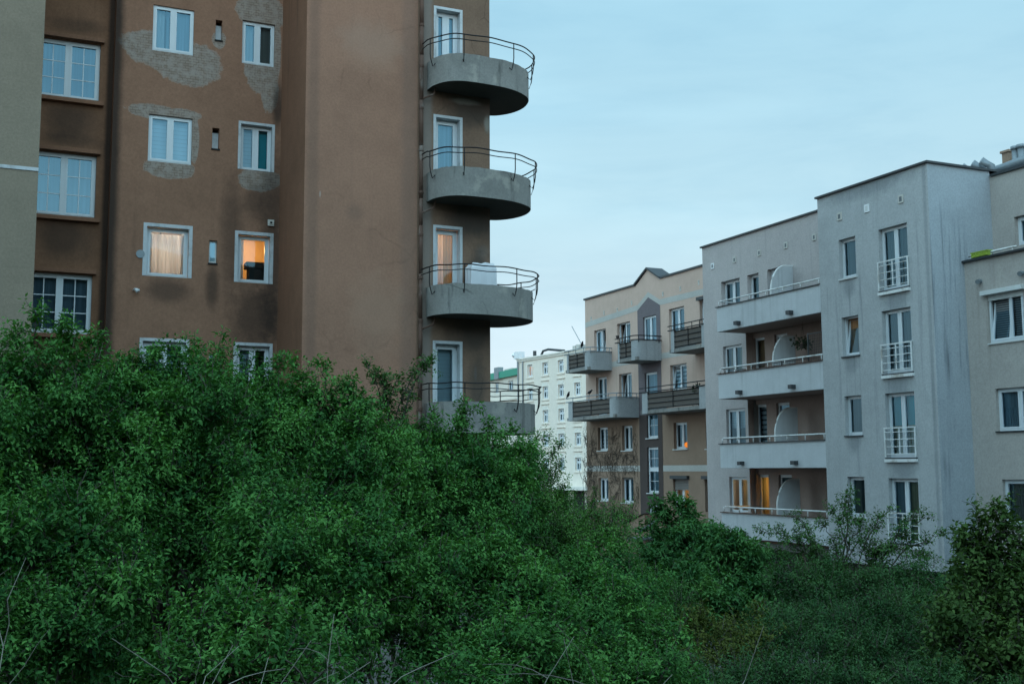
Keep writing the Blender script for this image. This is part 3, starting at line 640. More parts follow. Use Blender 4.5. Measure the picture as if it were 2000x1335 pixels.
p.tube([(32.6, 30.9, 16.5), (32.8, 28.6, 16.75), (33, 24, 16.9)], .17, 12); p.tube([(33.4, 31, 16.9), (33.6, 24, 17.2)], .14, 10)
for yy in (30.3, 29.8, 29.4): p.tube([(32.2, yy, 16.0), (32.3, yy, 16.75), (32.0, yy + .15, 16.95)], .15, 10)
for yy in (28.9, 28.65, 28.0): p.tube([(33, yy, 15.8), (33, yy, 17.35)], .13, 10); p.tube([(33, yy, 17.3), (33, yy, 17.42)], .17, 10)
p.build('roof_duct', M['zinc'], grey, True)
p = MB(); p.box(33.1, 33.4, 29.3, 29.6, 15.8, 17.35); p.box(33.05, 33.45, 29.25, 29.65, 17.35, 17.43); p.build('chimney', M['beigelow'], grey)

# things on the grey block's balconies
b = MB()
x0, x1, y0, y1, z0, z1 = 28.52, 28.78, 26.27, 26.98, 12.69, 12.86
b.box(x0 + .02, x1 - .02, y0 + .02, y1 - .02, z0, z1 - .03); b.box(x0, x1, y0, y1, z1 - .03, z1)
for k in range(8): b.box(x0 + .005, x0 + .02, y0 + .06 + k * .08, y0 + .1 + k * .08, z0 + .01, z1 - .03)
fb = b.build('flower_box', M['lime']); tag(fb, 'lime green plastic flower box hung on the terrace rail', 'flower box')
b = MB(); b.box(x0 + .03, x1 - .03, y0 + .03, y1 - .03, z1, z1 + .006); b.build('soil', M['soilm'], fb)
b = MB()   # wire net inside the third storey loggia
for k in range(44): y = 32.95 + k * .1; b.box(27.4, 27.406, y, y + .006, 9.1, 10.0 + (.9 if k < 9 else 0))
for k in range(10): b.box(27.4, 27.406, 32.95, 37.3, 9.1 + k * .1, 9.106 + k * .1)
for k in range(9): b.box(27.4, 27.406, 32.95, 33.8, 10.1 + k * .1, 10.106 + k * .1)
for y, z in ((32.95, 10.95), (33.8, 10.95), (35.4, 10.05), (37.3, 10.05)): b.box(27.385, 27.42, y, y + .035, 9., z)
b.box(27.385, 27.42, 33.8, 37.3, 10.0, 10.03); b.box(27.385, 27.42, 32.95, 33.8, 10.9, 10.93)
tag(b.build('wire_net', M['coping']), 'dark wire netting behind the parapet of the second balcony down', 'net')

def leaves_at(b, rnd, c, r, n, l):
    for _ in range(n):
        d = Vector((rnd.gauss(0, 1), rnd.gauss(0, 1), rnd.gauss(0, .7))); d.normalize(); p = Vector(c) + d * r * rnd.uniform(.3, 1)
        s = d.cross(Vector((rnd.random(), rnd.random(), rnd.random()))).normalized(); q = l * rnd.uniform(.6, 1.2)
        b.quad(p, p + d * q * .5 + s * q * .25, p + d * q, p + d * q * .5 - s * q * .25)
M['plant'] = simple('house_plant', (.03, .055, .025), .6, 0, .3)
hp = thing('hanging_plant', (28.2, 35.1, 10.6), 'dark trailing plant hanging under the topmost white balcony', 'plant')
b = MB(); b.lathe((28.2, 35.1, 10.55), [(.0, 0), (.1, 0), (.14, .16), (.13, .17)], 12); b.build('pot', M['terracotta'], hp)
b = MB()
for a in (0, 2.1, 4.2): b.tube([(28.2 + .13 * math.cos(a), 35.1 + .13 * math.sin(a), 10.72), (28.2, 35.1, 11.4)], .006, 4)
b.tube([(28.2, 35.1, 11.4), (28.2, 35.1, 11.6)], .006, 4); b.build('hanger', M['iron'], hp)
b = MB(); rr = random.Random(2); leaves_at(b, rr, (28.2, 35.1, 10.72), .24, 90, .13); leaves_at(b, rr, (28.15, 35.45, 10.85), .2, 40, .13); leaves_at(b, rr, (28.15, 34.8, 10.65), .2, 40, .13); b.build('foliage', M['plant'], hp)

# ============================================================ beige block (centre)
BX = Vector((33, 50, 0)); XB = 31.
beige = thing('apartment_building', BX, 'beige apartment block with small gable, mauve stripe and slatted concrete balconies', 'building')
FB = FX(XB)
HB = dict(b1=(55.70, 57.08, 11.6, 13.81), b2=(52.98, 54.41, 11.6, 13.89), b4=(47.66, 49.09, 11.6, 14.02), b5=(45.3, 46.29, 11.6, 14.08),
    b6=(55.68, 56.93, 8.9, 11.10), b7=(52.92, 54.29, 8.9, 11.10), b9=(47.55, 49.08, 9.86, 11.15), b10=(55.65, 56.79, 6.97, 8.27), b11=(52.95, 54.05, 6.93, 8.27), b15=(47.63, 48.85, 6.92, 8.24), b16=(45.1, 46.0, 6.89, 8.2),
    b17=(55.67, 56.79, 4.20, 5.45), b18=(52.91, 54.14, 4.14, 5.50), b19=(47.60, 48.99, 3.7, 5.45), b20=(45.1, 46.2, 3.9, 5.45))
HP = dict(b3=(50.30, 51.63, 11.6, 13.91), b8=(50.30, 51.55, 8.9, 10.95), b12=(50.33, 51.43, 7.53, 8.85), b13=(50.34, 51.44, 4.71, 7.06), b14=(50.32, 51.39, 2.3, 4.13))
HB = {k: rY(*v) for k, v in HB.items()}; HP = {k: rY(*v) for k, v in HP.items()}
big = [tuple((h[0] - .02, h[1] + .02, h[2] - .02, h[3] + .02)) for h in HP.values()]
up = lambda hs, z: [h for h in hs if h[2] > z]; dn = lambda hs, z: [h for h in hs if h[2] < z]
YA, YZ, ZB = 42.45, 58.14, 15.72
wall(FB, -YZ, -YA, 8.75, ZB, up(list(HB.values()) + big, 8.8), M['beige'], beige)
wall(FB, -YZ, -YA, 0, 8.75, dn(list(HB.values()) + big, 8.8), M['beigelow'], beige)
ps, pe = -52.19, -49.90
Fp = FX(XB - .012)
wall(Fp, ps, pe, 8.75, 14.35, up(list(HP.values()), 8.8), M['purple'], beige, 'mauve_stripe', .3)
b = MB(); b.quad(Fp.p(ps, 0, 14.35), Fp.p(pe, 0, 14.35), Fp.p(-51.06, 0, 14.92)); b.build('mauve_stripe', M['purple'], beige)
wall(Fp, ps, pe, 1.5, 8.75, dn(list(HP.values()), 8.8), M['purplelow'], beige, 'dark_stripe', .3)
def bandq(y0, z0, y1, z1, t=.3, v=.008):
    b = MB(); b.quad(FB.p(-y0, v, z0), FB.p(-y1, v, z1), FB.p(-y1, v, z1 + t), FB.p(-y0, v, z0 + t)); b.build('pale_band', M['bandc'], beige)
bandq(58.14, 14.1, 52.19, 14.35); bandq(52.19, 14.35, 51.06, 14.92, .28); bandq(51.06, 14.92, 49.90, 14.35, .28); bandq(49.9, 14.35, 42.5, 14.3)
for z in (11.55,): bandq(58.14, z, 52.19, z); bandq(49.9, z, 42.5, z)
for z in (5.82,): bandq(58.14, z, 52.19, z); bandq(49.9, z, 42.5, z)
b = MB(); b.quad(FB.p(-52.31, 0, ZB), FB.p(-49.92, 0, ZB), FB.p(-51.1, 0, 16.4)); b.build('gable', M['beige'], beige)
b = MB(); b.quad((31, YZ, 0), (42, YZ, 0), (42, YZ, ZB), (31, YZ, ZB)); b.quad((42, YA, 0), (42, YZ, 0), (42, YZ, ZB), (42, YA, ZB)); b.quad((31, YA, 0), (42, YA, 0), (42, YA, ZB), (31, YA, ZB)); b.build('wall', M['beige'], beige)
b = MB(); b.quad((31, YA, ZB - .02), (42, YA, ZB - .02), (42, YZ, ZB - .02), (31, YZ, ZB - .02)); b.build('roof', M['greyslate'], beige)
b = MB(); b.box(30.93, 31.3, YA, 49.86, ZB, ZB + .1); b.box(30.93, 31.3, 52.37, YZ + .08, ZB, ZB + .1)
P = [(52.4, ZB + .02), (51.1, 16.42), (49.84, ZB + .02)]
for (ya, za), (yb, zb) in zip(P, P[1:]): b.hexa([(30.9, ya, za), (31.9, ya, za), (31.9, ya, za + .1), (30.9, ya, za + .1), (30.9, yb, zb), (31.9, yb, zb), (31.9, yb, zb + .1), (30.9, yb, zb + .1)])
b.build('roof_coping', M['coping'], beige)
bz = dict(b1=dict(blinds=[bl('blind', 0, .5)], tilt=1, glass='glassb'), b2=dict(blinds=[cur(.3, .9)], tilt=0), b4=dict(blinds=[bl('bluec', 0, .5)], glass='glassb'), b5=dict(), b6=dict(blinds=[cur(0, .5, 'brownc')]), b7=dict(blinds=[cur(.4, .7), bl('zebra', .6, 1)], tilt=0),
  b9=dict(blinds=[bl('zebra')], tilt=0, sill=.1), b10=dict(blinds=[bl('zebra')], sill=.08), b11=dict(blinds=[cur(.5, 1, 'ochre')], sill=.08), b15=dict(blinds=[cur(.6, 1), bl('blind', .5, 1)], sill=.08), b16=dict(sill=.08),
  b17=dict(sill=.08, blinds=[bl('bluec')]), b18=dict(sill=.08, blinds=[bl('bluec')]), b19=dict(room='roomwarm', blinds=[cur(0, .35, 'brownc')]), b20=dict())
for k, h in HB.items():
    w = window(beige, FB, h, rev=.16, fw=.06, name='balcony_door' if h[2] in (11.6, 8.9) else 'window', **bz[k])
    if k in ('b19', 'b20', 'b5'):
        s = MB(); s.fbox(FB, h[0] - .08, h[1] + .08, 0, .16, h[3] - .0, h[3] + .16); s.build('shutter_box', M['coping'], w)
    if k in ('b19', 'b18'):
        s = MB(); s.fbox(FB, h[0] + .01, h[1] - .01, -.13, -.1, h[3] - (.55 if k == 'b19' else .12), h[3] - .003); s.build('shutter', M['shutter'], w)
hz = dict(b3=dict(blinds=[bl('blind', .3, .7)], glass='glassb'), b8=dict(blinds=[bl('bluec')], sashes=1), b12=dict(blinds=[bl('bluec')], sashes=1, munt=(2, 2), sill=.08), b13=dict(blinds=[bl('bluec')], sashes=1, munt=(2, 2), bar=5.92, sill=.08), b14=dict(sashes=2, blinds=[cur(.3, 1)], munt=(1, 2), tilt=0, ratio=.25))
for k, h in HP.items(): window(beige, Fp, h, rev=.1, fw=.06, name='stair_window' if h[2] < 8.8 else 'balcony_door', **hz[k])
room_light(FB, -48.1, -1.0, 4.9, 10, (1, .55, .2))
for y, z in ((57.38, 14.55), (55.85, 14.7), (54.34, 14.66), (52.77, 14.85), (49.6, 14.88), (47.95, 14.92), (46.3, 14.98)):
    v = MB(); v.fbox(FB, -y - .06, -y + .06, 0, .02, z - .12, z + .12); v.fbox(FB, -y - .03, -y + .03, .02, .05, z + .02, z + .1); v.build('wall_vent', M['grille'], beige)
def beige_balcony(yr, yl, zb, zt, stub, side, rail='iron', hidden=False):
    """yr: end near the camera, yl: far end; stub/side: lengths of the concrete returns on the front"""
    XO = 29.5; b = MB(); t = .13
    def ring(y0, y1, endn):   # wall returning from the facade to the front with a rounded corner
        s = 1 if y1 > y0 else -1; L = abs(y1 - y0); r = .32
        path = [(XB - .002, y0), (XO + r, y0)] + [(XO + r - r * math.sin(a), y0 + s * (r - r * math.cos(a))) for a in [math.pi / 2 * k / 6 for k in range(1, 7)]] + [(XO, y0 + s * L)]
        pv = [Vector((x, y, 0)) for x, y in path]; q = []
        for i, p in enumerate(pv):
            tt = (pv[min(i + 1, len(pv) - 1)] - pv[max(i - 1, 0)]).normalized(); nn = Vector((-tt.y, tt.x, 0)) * (-s) * t; q.append(p + nn)
        for i in range(len(pv) - 1):
            a, c, d, e = pv[i], pv[i + 1], q[i + 1], q[i]
            b.quad((a.x, a.y, zb), (c.x, c.y, zb), (c.x, c.y, zt), (a.x, a.y, zt)); b.quad((e.x, e.y, zb), (e.x, e.y, zt), (d.x, d.y, zt), (d.x, d.y, zb))
            b.quad((a.x, a.y, zt), (c.x, c.y, zt), (d.x, d.y, zt), (e.x, e.y, zt))
        a, d = pv[-1], q[-1]; b.quad((a.x, a.y, zb), (d.x, d.y, zb), (d.x, d.y, zt), (a.x, a.y, zt))
    c = MB(); c.box(XO + .03, XB - .003, yr + .03, yl - .03, zb, zb + .17); o = c.build('balcony', M['conc'], beige)
    ring(yr, yr + side, 0); b.build('parapet', M['beconc'], o); b = MB(); ring(yl, yl - stub, 1); b.build('parapet', M['beconc'], o)
    b = MB(); b.box(XO + .06, XO + .09, yr + side, yl - stub, zb + .22, zt - .02)
    p = b.build('slat_panel', M['slat'], o)
    b = MB()
    for k in range(4): z = zb + .26 + (zt - zb - .3) * k / 3; b.tube([(XO + .03, yr + side - .02, z), (XO + .03, yl - stub + .02, z)], .02, 6)
    b.tube([(XO + .03, (yr + side + yl - stub) / 2, zb + .2), (XO + .03, (yr + side + yl - stub) / 2, zt)], .02, 6); b.build('rail', M['iron'], p)
    b = MB(); top = zt + .24
    for z, r in ((top, .028), (zt + .03, .03)):
        b.tube([(XB, yr - .02, z), (XO + .2, yr - .02, z), (XO - .02, yr + .25, z), (XO - .02, yl, z)], r, 6)
    for x, y in ((XB - .15, yr - .02), (XO + .15, yr), (XO - .02, yr + side + .1), (XO - .02, yl - stub - .1), (XO - .02, (yr + yl) / 2)): b.tube([(x, y, zt - .1), (x, y, top)], .018, 6)
    b.build('railing', M[rail], o)
    return o
beige_balcony(55.05, 57.85, 11.38, 12.38, .45, .38, 'zinc')
beige_balcony(49.85, 51.98, 11.46, 12.48, .4, .5)
beige_balcony(42.6, 46.8, 11.5, 12.55, .5, 1.35)
beige_balcony(52.2, 57.72, 8.65, 9.68, .75, .5, 'zinc')
beige_balcony(42.6, 49.6, 8.68, 9.72, .75, 1.65)
# low annex with sloping copings
an = MB()
def slope(y0, z0, y1, z1, x0, x1): an.hexa([(x0, y0, 0), (x1, y0, 0), (x1, y0, z0), (x0, y0, z0), (x0, y1, 0), (x1, y1, 0), (x1, y1, z1), (x0, y1, z1)])
slope(47.2, 3.65, 49.44, 2.75, 29.3, 29.55); slope(49.5, 3.7, 53.4, 2.6, 29.6, 30.9); an.box(27.0, 30.9, 45.9, 46.6, 0, 2.7)
ax = thing('annex', (29, 49, 0), 'low tan stucco annex with sloping grey copings at the foot of the beige block', 'annex'); an.build('wall', M['beigelow'], ax)
an = MB(); an.hexa([(29.2, 47.1, 3.67), (29.65, 47.1, 3.67), (29.65, 47.1, 3.79), (29.2, 47.1, 3.79), (29.2, 49.5, 2.75), (29.65, 49.5, 2.75), (29.65, 49.5, 2.87), (29.2, 49.5, 2.87)])
an.box(26.9, 30.95, 45.8, 46.7, 2.7, 2.8); an.build('coping', M['greyslate'], ax)
an = MB(); an.quad((29.5, 49.45, 3.75), (30.95, 49.45, 3.75), (30.95, 53.5, 2.65), (29.5, 53.5, 2.65)); an.build('roof', M['greyslate'], ax)
# lamps and pots of the beige block
b = MB(); b.lathe(FB.p(-47.8, -.1, 7.12), [(0, -.14), (.1, -.11), (.15, 0), (.1, .11), (0, .14)], 14); o = b.build('globe_lamp', M['glow'], None, True); tag(o, 'small orange globe lamp glowing in a beige block window', 'lamp')
b = MB(); b.lathe(FB.p(-47.8, -.1, 6.96), [(.06, 0), (.06, .03), (0, .04)], 10); b.build('lamp_foot', M['dark'], o)
b = MB(); b.lathe(FB.p(-47.95, -.45, 4.95), [(0, -.05), (.045, -.02), (.045, .02), (0, .05)], 10); o = b.build('hanging_lamp', M['bulb']); tag(o, 'tiny lit bulb hanging behind the half lowered grey shutter', 'lamp')
b = MB(); b.tube([FB.p(-47.95, -.45, 5.0), FB.p(-47.95, -.45, 5.6)], .008, 5); b.build('cord', M['iron'], o)
hp = thing('potted_plant', (29.75, 44.7, 8.85), 'potted plant on a small stand behind the long slatted balcony rail', 'plant')
b = MB(); b.box(29.6, 29.95, 44.4, 45.0, 9.2, 9.23)
for x, y in ((29.62, 44.42), (29.62, 44.97), (29.93, 44.42), (29.93, 44.97)): b.box(x - .012, x + .012, y - .012, y + .012, 8.85, 9.2)
b.build('stand', M['iron'], hp)
b = MB(); b.lathe((29.77, 44.7, 9.23), [(0, 0), (.08, 0), (.12, .18), (.1, .18)], 12); b.build('pot', M['terracotta'], hp)
b = MB(); leaves_at(b, random.Random(4), (29.77, 44.7, 9.6), .25, 110, .14); b.build('foliage', M['plant'], hp)
b = MB(); b.lathe((29.5, 51.75, 12.76), [(0, 0), (.07, 0), (.1, .13), (.07, .15), (.0, .15)], 10); o = b.build('flower_pot', M['terracotta'], None, True); tag(o, 'small dark pot standing on the rail corner below the gable', 'pot')

def crow(loc, ang, label, pitch=.5):
    """body, head, beak and tail as one continuous lofted skin, legs as a part"""
    prof = [(-.26, .012, .0), (-.2, .03, .0), (-.12, .035, .01), (-.05, .07, .02), (.03, .085, .03), (.1, .07, .06), (.15, .045, .09), (.19, .047, .11), (.225, .036, .11), (.245, .014, .105), (.29, .004, .095)]
    b = MB(); n = 10; i0 = 0; c, s = math.cos(pitch), math.sin(pitch)
    for x, r, z in prof:
        for j in range(n):
            a = 2 * math.pi * j / n; yy = r * math.cos(a) * (1.25 if x < -.1 else 1); zz = z + r * math.sin(a) * (.45 if x < -.1 else 1)
            X = x * c - zz * s; Z = x * s + zz * c + .15
            b.v.append((loc[0] + X * math.cos(ang) - yy * math.sin(ang), loc[1] + X * math.sin(ang) + yy * math.cos(ang), loc[2] + Z))
    for k in range(len(prof) - 1):
        for j in range(n): b.f.append((k * n + j, k * n + (j + 1) % n, (k + 1) * n + (j + 1) % n, (k + 1) * n + j))
    o = b.build('crow', M['crow'], None, True); tag(o, label, 'bird', 'crows perched on the balcony rails')
    b = MB()
    for q in (-.025, .025): b.tube([(loc[0] - q * math.sin(ang), loc[1] + q * math.cos(ang), loc[2]), (loc[0] - q * math.sin(ang), loc[1] + q * math.cos(ang), loc[2] + .11)], .007, 5)
    b.build('leg', M['crow'], o)
crow((29.48, 55.7, 12.62), -math.pi / 2 - .2, 'black crow perched on the topmost balcony rail against the sky', .45)
crow((29.48, 57.45, 9.93), -math.pi / 2, 'black crow at the far left end of the lower balcony rail', .5)
crow((29.48, 54.9, 9.93), -math.pi / 2 + .3, 'black crow sitting low on the middle of the lower balcony rail', .15)

# bare creeper on the beige block
rc = random.Random(11); b = MB()
cp = thing('creeper', (30.9, 56, 0), 'leafless brown creeper clinging to the lower wall below the slatted balcony', 'climbing plant')
hl = [h for k, h in HB.items() if k in ('b10', 'b11', 'b17', 'b18')]
for k in range(900):
    u = -58.1 + 5.85 * (rc.random() ** 1.25 if k % 3 else rc.random()); z = rc.uniform(2.0, 7.6); a = rc.uniform(1.0, 2.2) if rc.random() < .7 else rc.uniform(0, 3.1); pts = []
    for s in range(rc.randint(6, 15)):
        if any(h[0] - .03 < u < h[1] + .03 and h[2] - .1 < z < h[3] for h in hl) or not (-58.12 < u < -52.25) or z > 8.3: break
        pts.append(FB.p(u, rc.uniform(.015, .06), z)); a += rc.gauss(0, .6); a = max(-.3, min(3.4, a)); u += math.cos(a) * .12; z += math.sin(a) * .12
    if len(pts) > 2: b.tube(pts, [.0085 * (1 - .5 * i / len(pts)) for i in range(len(pts))], 3, False)
b.build('stem', M['creeper'], cp)
b = MB()
for k in range(120):
    y0 = 58.15 + abs(rc.gauss(0, .16)); z = rc.uniform(2, 8.); x = 31 + rc.uniform(-.1, .3); pts = []
    for s in range(rc.randint(4, 8)): pts.append((x, y0, z)); z += rc.uniform(.05, .2); y0 += rc.gauss(.01, .06); x += rc.gauss(0, .05)
    b.tube(pts, .012, 3, False)
b.build('twig', M['creeper'], cp)

# ============================================================ far buildings
dw = Vector((-math.sin(R(5.75)), math.cos(R(5.75)), 0)); PW = Vector((65.73, 134.65, 0))
FW = Fac(PW, -dw, (-dw.y, dw.x, 0))
cream = thing('apartment_building', PW, 'distant cream tenement with small white framed windows in rows', 'building')
cols = [-3.88, .02, 3.85, 7.68, 11.5]; rows = [(18.3, 19.9), (15.11, 16.72), (11.99, 13.6), (8.85, 10.42), (5.7, 7.33)]
hw = [(c - .68, c + .68, a, z) for c in cols for a, z in rows]
wall(FW, -7.02, 16, 0, 20.75, hw, M['cream'], cream)
for i, h in enumerate(hw):
    lit = (i == 0)
    w = window(cream, FW, h, rev=.22, fw=.11, sw=.09, munt=(1, 1), sashes=2, bar=h[2] + 1.05 if not lit else None, blinds=[cur(0, .45, 'curtain', 0, .62)] if i % 3 else [cur(.5, 1, 'curtain', 0, .6), bl('bluec', 0, .5)], room='roomwarm' if lit else None, name='window')
    s = MB(); s.fbox(FW, h[0] - .22, h[0], 0, .05, h[2] - .12, h[3] + .2); s.fbox(FW, h[1], h[1] + .22, 0, .05, h[2] - .12, h[3] + .2); s.fbox(FW, h[0], h[1], 0, .05, h[3], h[3] + (.2 if h[3] > 19 else .55)); s.build('surround', M['creamw'], w)
    s = MB(); s.fbox(FW, h[0] - .3, h[1] + .3, 0, .12, h[2] - .26, h[2] - .13); s.build('sill', M['cream'], w)
    if h[3] < 19:
        s = MB(); s.fbox(FW, h[0] - .3, h[1] + .3, 0, .16, h[3] + .75, h[3] + .86); s.build('lintel', M['cream'], w)
room_light(FW, -3.7, -1.2, 19.5, 70, (1, .36, .1))
b = MB(); b.fbox(FW, -7.12, 16, 0, .3, 20.75, 20.95); b.fbox(FW, -7.08, 16, 0, .16, 20.5, 20.74); b.build('cornice', M['creamw'], cream)
b = MB(); b.fbox(FW, -7.02, 16, -12, -.4, 20.4, 20.9); b.build('roof', M['greyslate'], cream)
b = MB(); b.quad(FW.p(-7.02, 0, 0), FW.p(-7.02, 0, 20.75), FW.p(-7.02, -12, 20.75), FW.p(-7.02, -12, 0)); b.quad(FW.p(-7.02, -12, 0), FW.p(-7.02, -12, 20.75), FW.p(16, -12, 20.75), FW.p(16, -12, 0)); b.quad(FW.p(16, 0, 0), FW.p(16, -12, 0), FW.p(16, -12, 20.75), FW.p(16, 0, 20.75)); b.build('wall', M['cream'], cream)
b = MB(); b.tube([FW.p(-6.85, .15, 0), FW.p(-6.85, .15, 20.6)], .09, 6); b.build('downpipe', M['zinc'], cream)
b = MB(); b.tube([FW.p(-5.6, .15, 0), FW.p(-5.6, .15, 20.5)], .09, 6); b.build('downpipe', M['zinc'], cream)
b = MB()
for k, u in enumerate((4.2, 5.0, 6.0, 7.2, 8.3, 9.3, 10.3, 11.2)): b.fbox(FW, u, u + .65, -2.2, -1.6, 20.9, 21.75 + .1 * (k % 2)); b.fbox(FW, u + .1, u + .25, -1.6, -1.58, 21.3, 21.6)
b.build('chimney', M['grille'], cream)
b = MB(); b.tube([FW.p(-3.6, -1.5, 21.0), FW.p(-2.9, -1.5, 21.75), FW.p(-1.6, -1.5, 21.85), FW.p(2.4, -1.5, 21.3)], .16, 8); b.tube([FW.p(-4.6, -1.2, 20.9), FW.p(-4.6, -1.2, 21.9)], .25, 8); b.build('roof_duct', M['coping'], cream)
b = MB(); b.fbox(FW, -7.5, -6.3, -.6, .4, 20.95, 21.9); b.lathe(FW.p(-7.7, .2, 21.5), [(.0, -.4), (.3, -.2), (.4, 0), (.3, .2), (0, .4)], 10); b.build('roof_unit', M['white'], cream)
b = MB(); b.tube([FW.p(7.1, -1.4, 21.2), FW.p(4.4, -1.4, 24.3)], .05, 6); b.build('aerial', M['zinc'], cream)
b = MB(); b.fbox(FW, 1.5, 16, 0, 1.6, 3.3, 3.75); b.fbox(FW, -7, 1.5, 0, .4, 3.2, 3.5); b.build('canopy', M['creamw'], cream)
b = MB(); b.fbox(FW, 2, 5.2, 0, .03, .2, 3.2); b.fbox(FW, 6.6, 9, 0, .03, .2, 3.2); b.build('doorway', M['dark'], cream)

d2 = Vector((.035, .9994, 0)); PG = Vector((66.9, 150.56, 0)); FG = Fac(PG, -d2, (-d2.y, d2.x, 0))
gb = thing('house', PG, 'distant pale house with a green metal roof edge beside the cream tenement', 'house')
hg = [(-3.91, -2.3, 17.02, 18.64), (1.39, 3.31, 17.04, 18.47), (-3.9, -2.3, 13.2, 14.8), (1.4, 3.2, 13.2, 14.8)]
wall(FG, -24, 7, 0, 19.05, hg, M['cream'], gb)
for h in hg: window(gb, FG, h, rev=.2, fw=.12, sw=.1, blinds=[bl('bluec', 0, .4)])
b = MB(); b.fbox(FG, -24, 7, -9, .5, 19.05, 20.0); b.build('roof', M['greenroof'], gb)
b = MB(); b.fbox(FG, -24, 7, 0, .25, 15.7, 15.95); b.build('string_course', M['cream'], gb)
b = MB(); b.fbox(FG, -5.0, -2.0, -3, -2, 20.0, 20.75); b.fbox(FG, 3.0, 5.2, -3, -2, 20.0, 20.7); b.build('chimney', M['grille'], gb)
b = MB(); b.tube([FG.p(-1.2, -2.5, 20.0), FG.p(-1.2, -2.5, 22.3), FG.p(.6, -2.5, 22.3)], .05, 6); b.tube([FG.p(-.4, -2.5, 20), FG.p(-.4, -2.5, 22.2)], .04, 6); b.fbox(FG, -2.6, -.9, -.2, .6, 19.0, 20.7); b.build('aerial', M['zinc'], gb)
b = MB(); b.quad(FG.p(-24, -9, 0), FG.p(-24, -9, 19.05), FG.p(7, -9, 19.05), FG.p(7, -9, 0)); b.quad(FG.p(7, 0, 0), FG.p(7, -9, 0), FG.p(7, -9, 19.05), FG.p(7, 0, 19.05)); b.build('wall', M['cream'], gb)
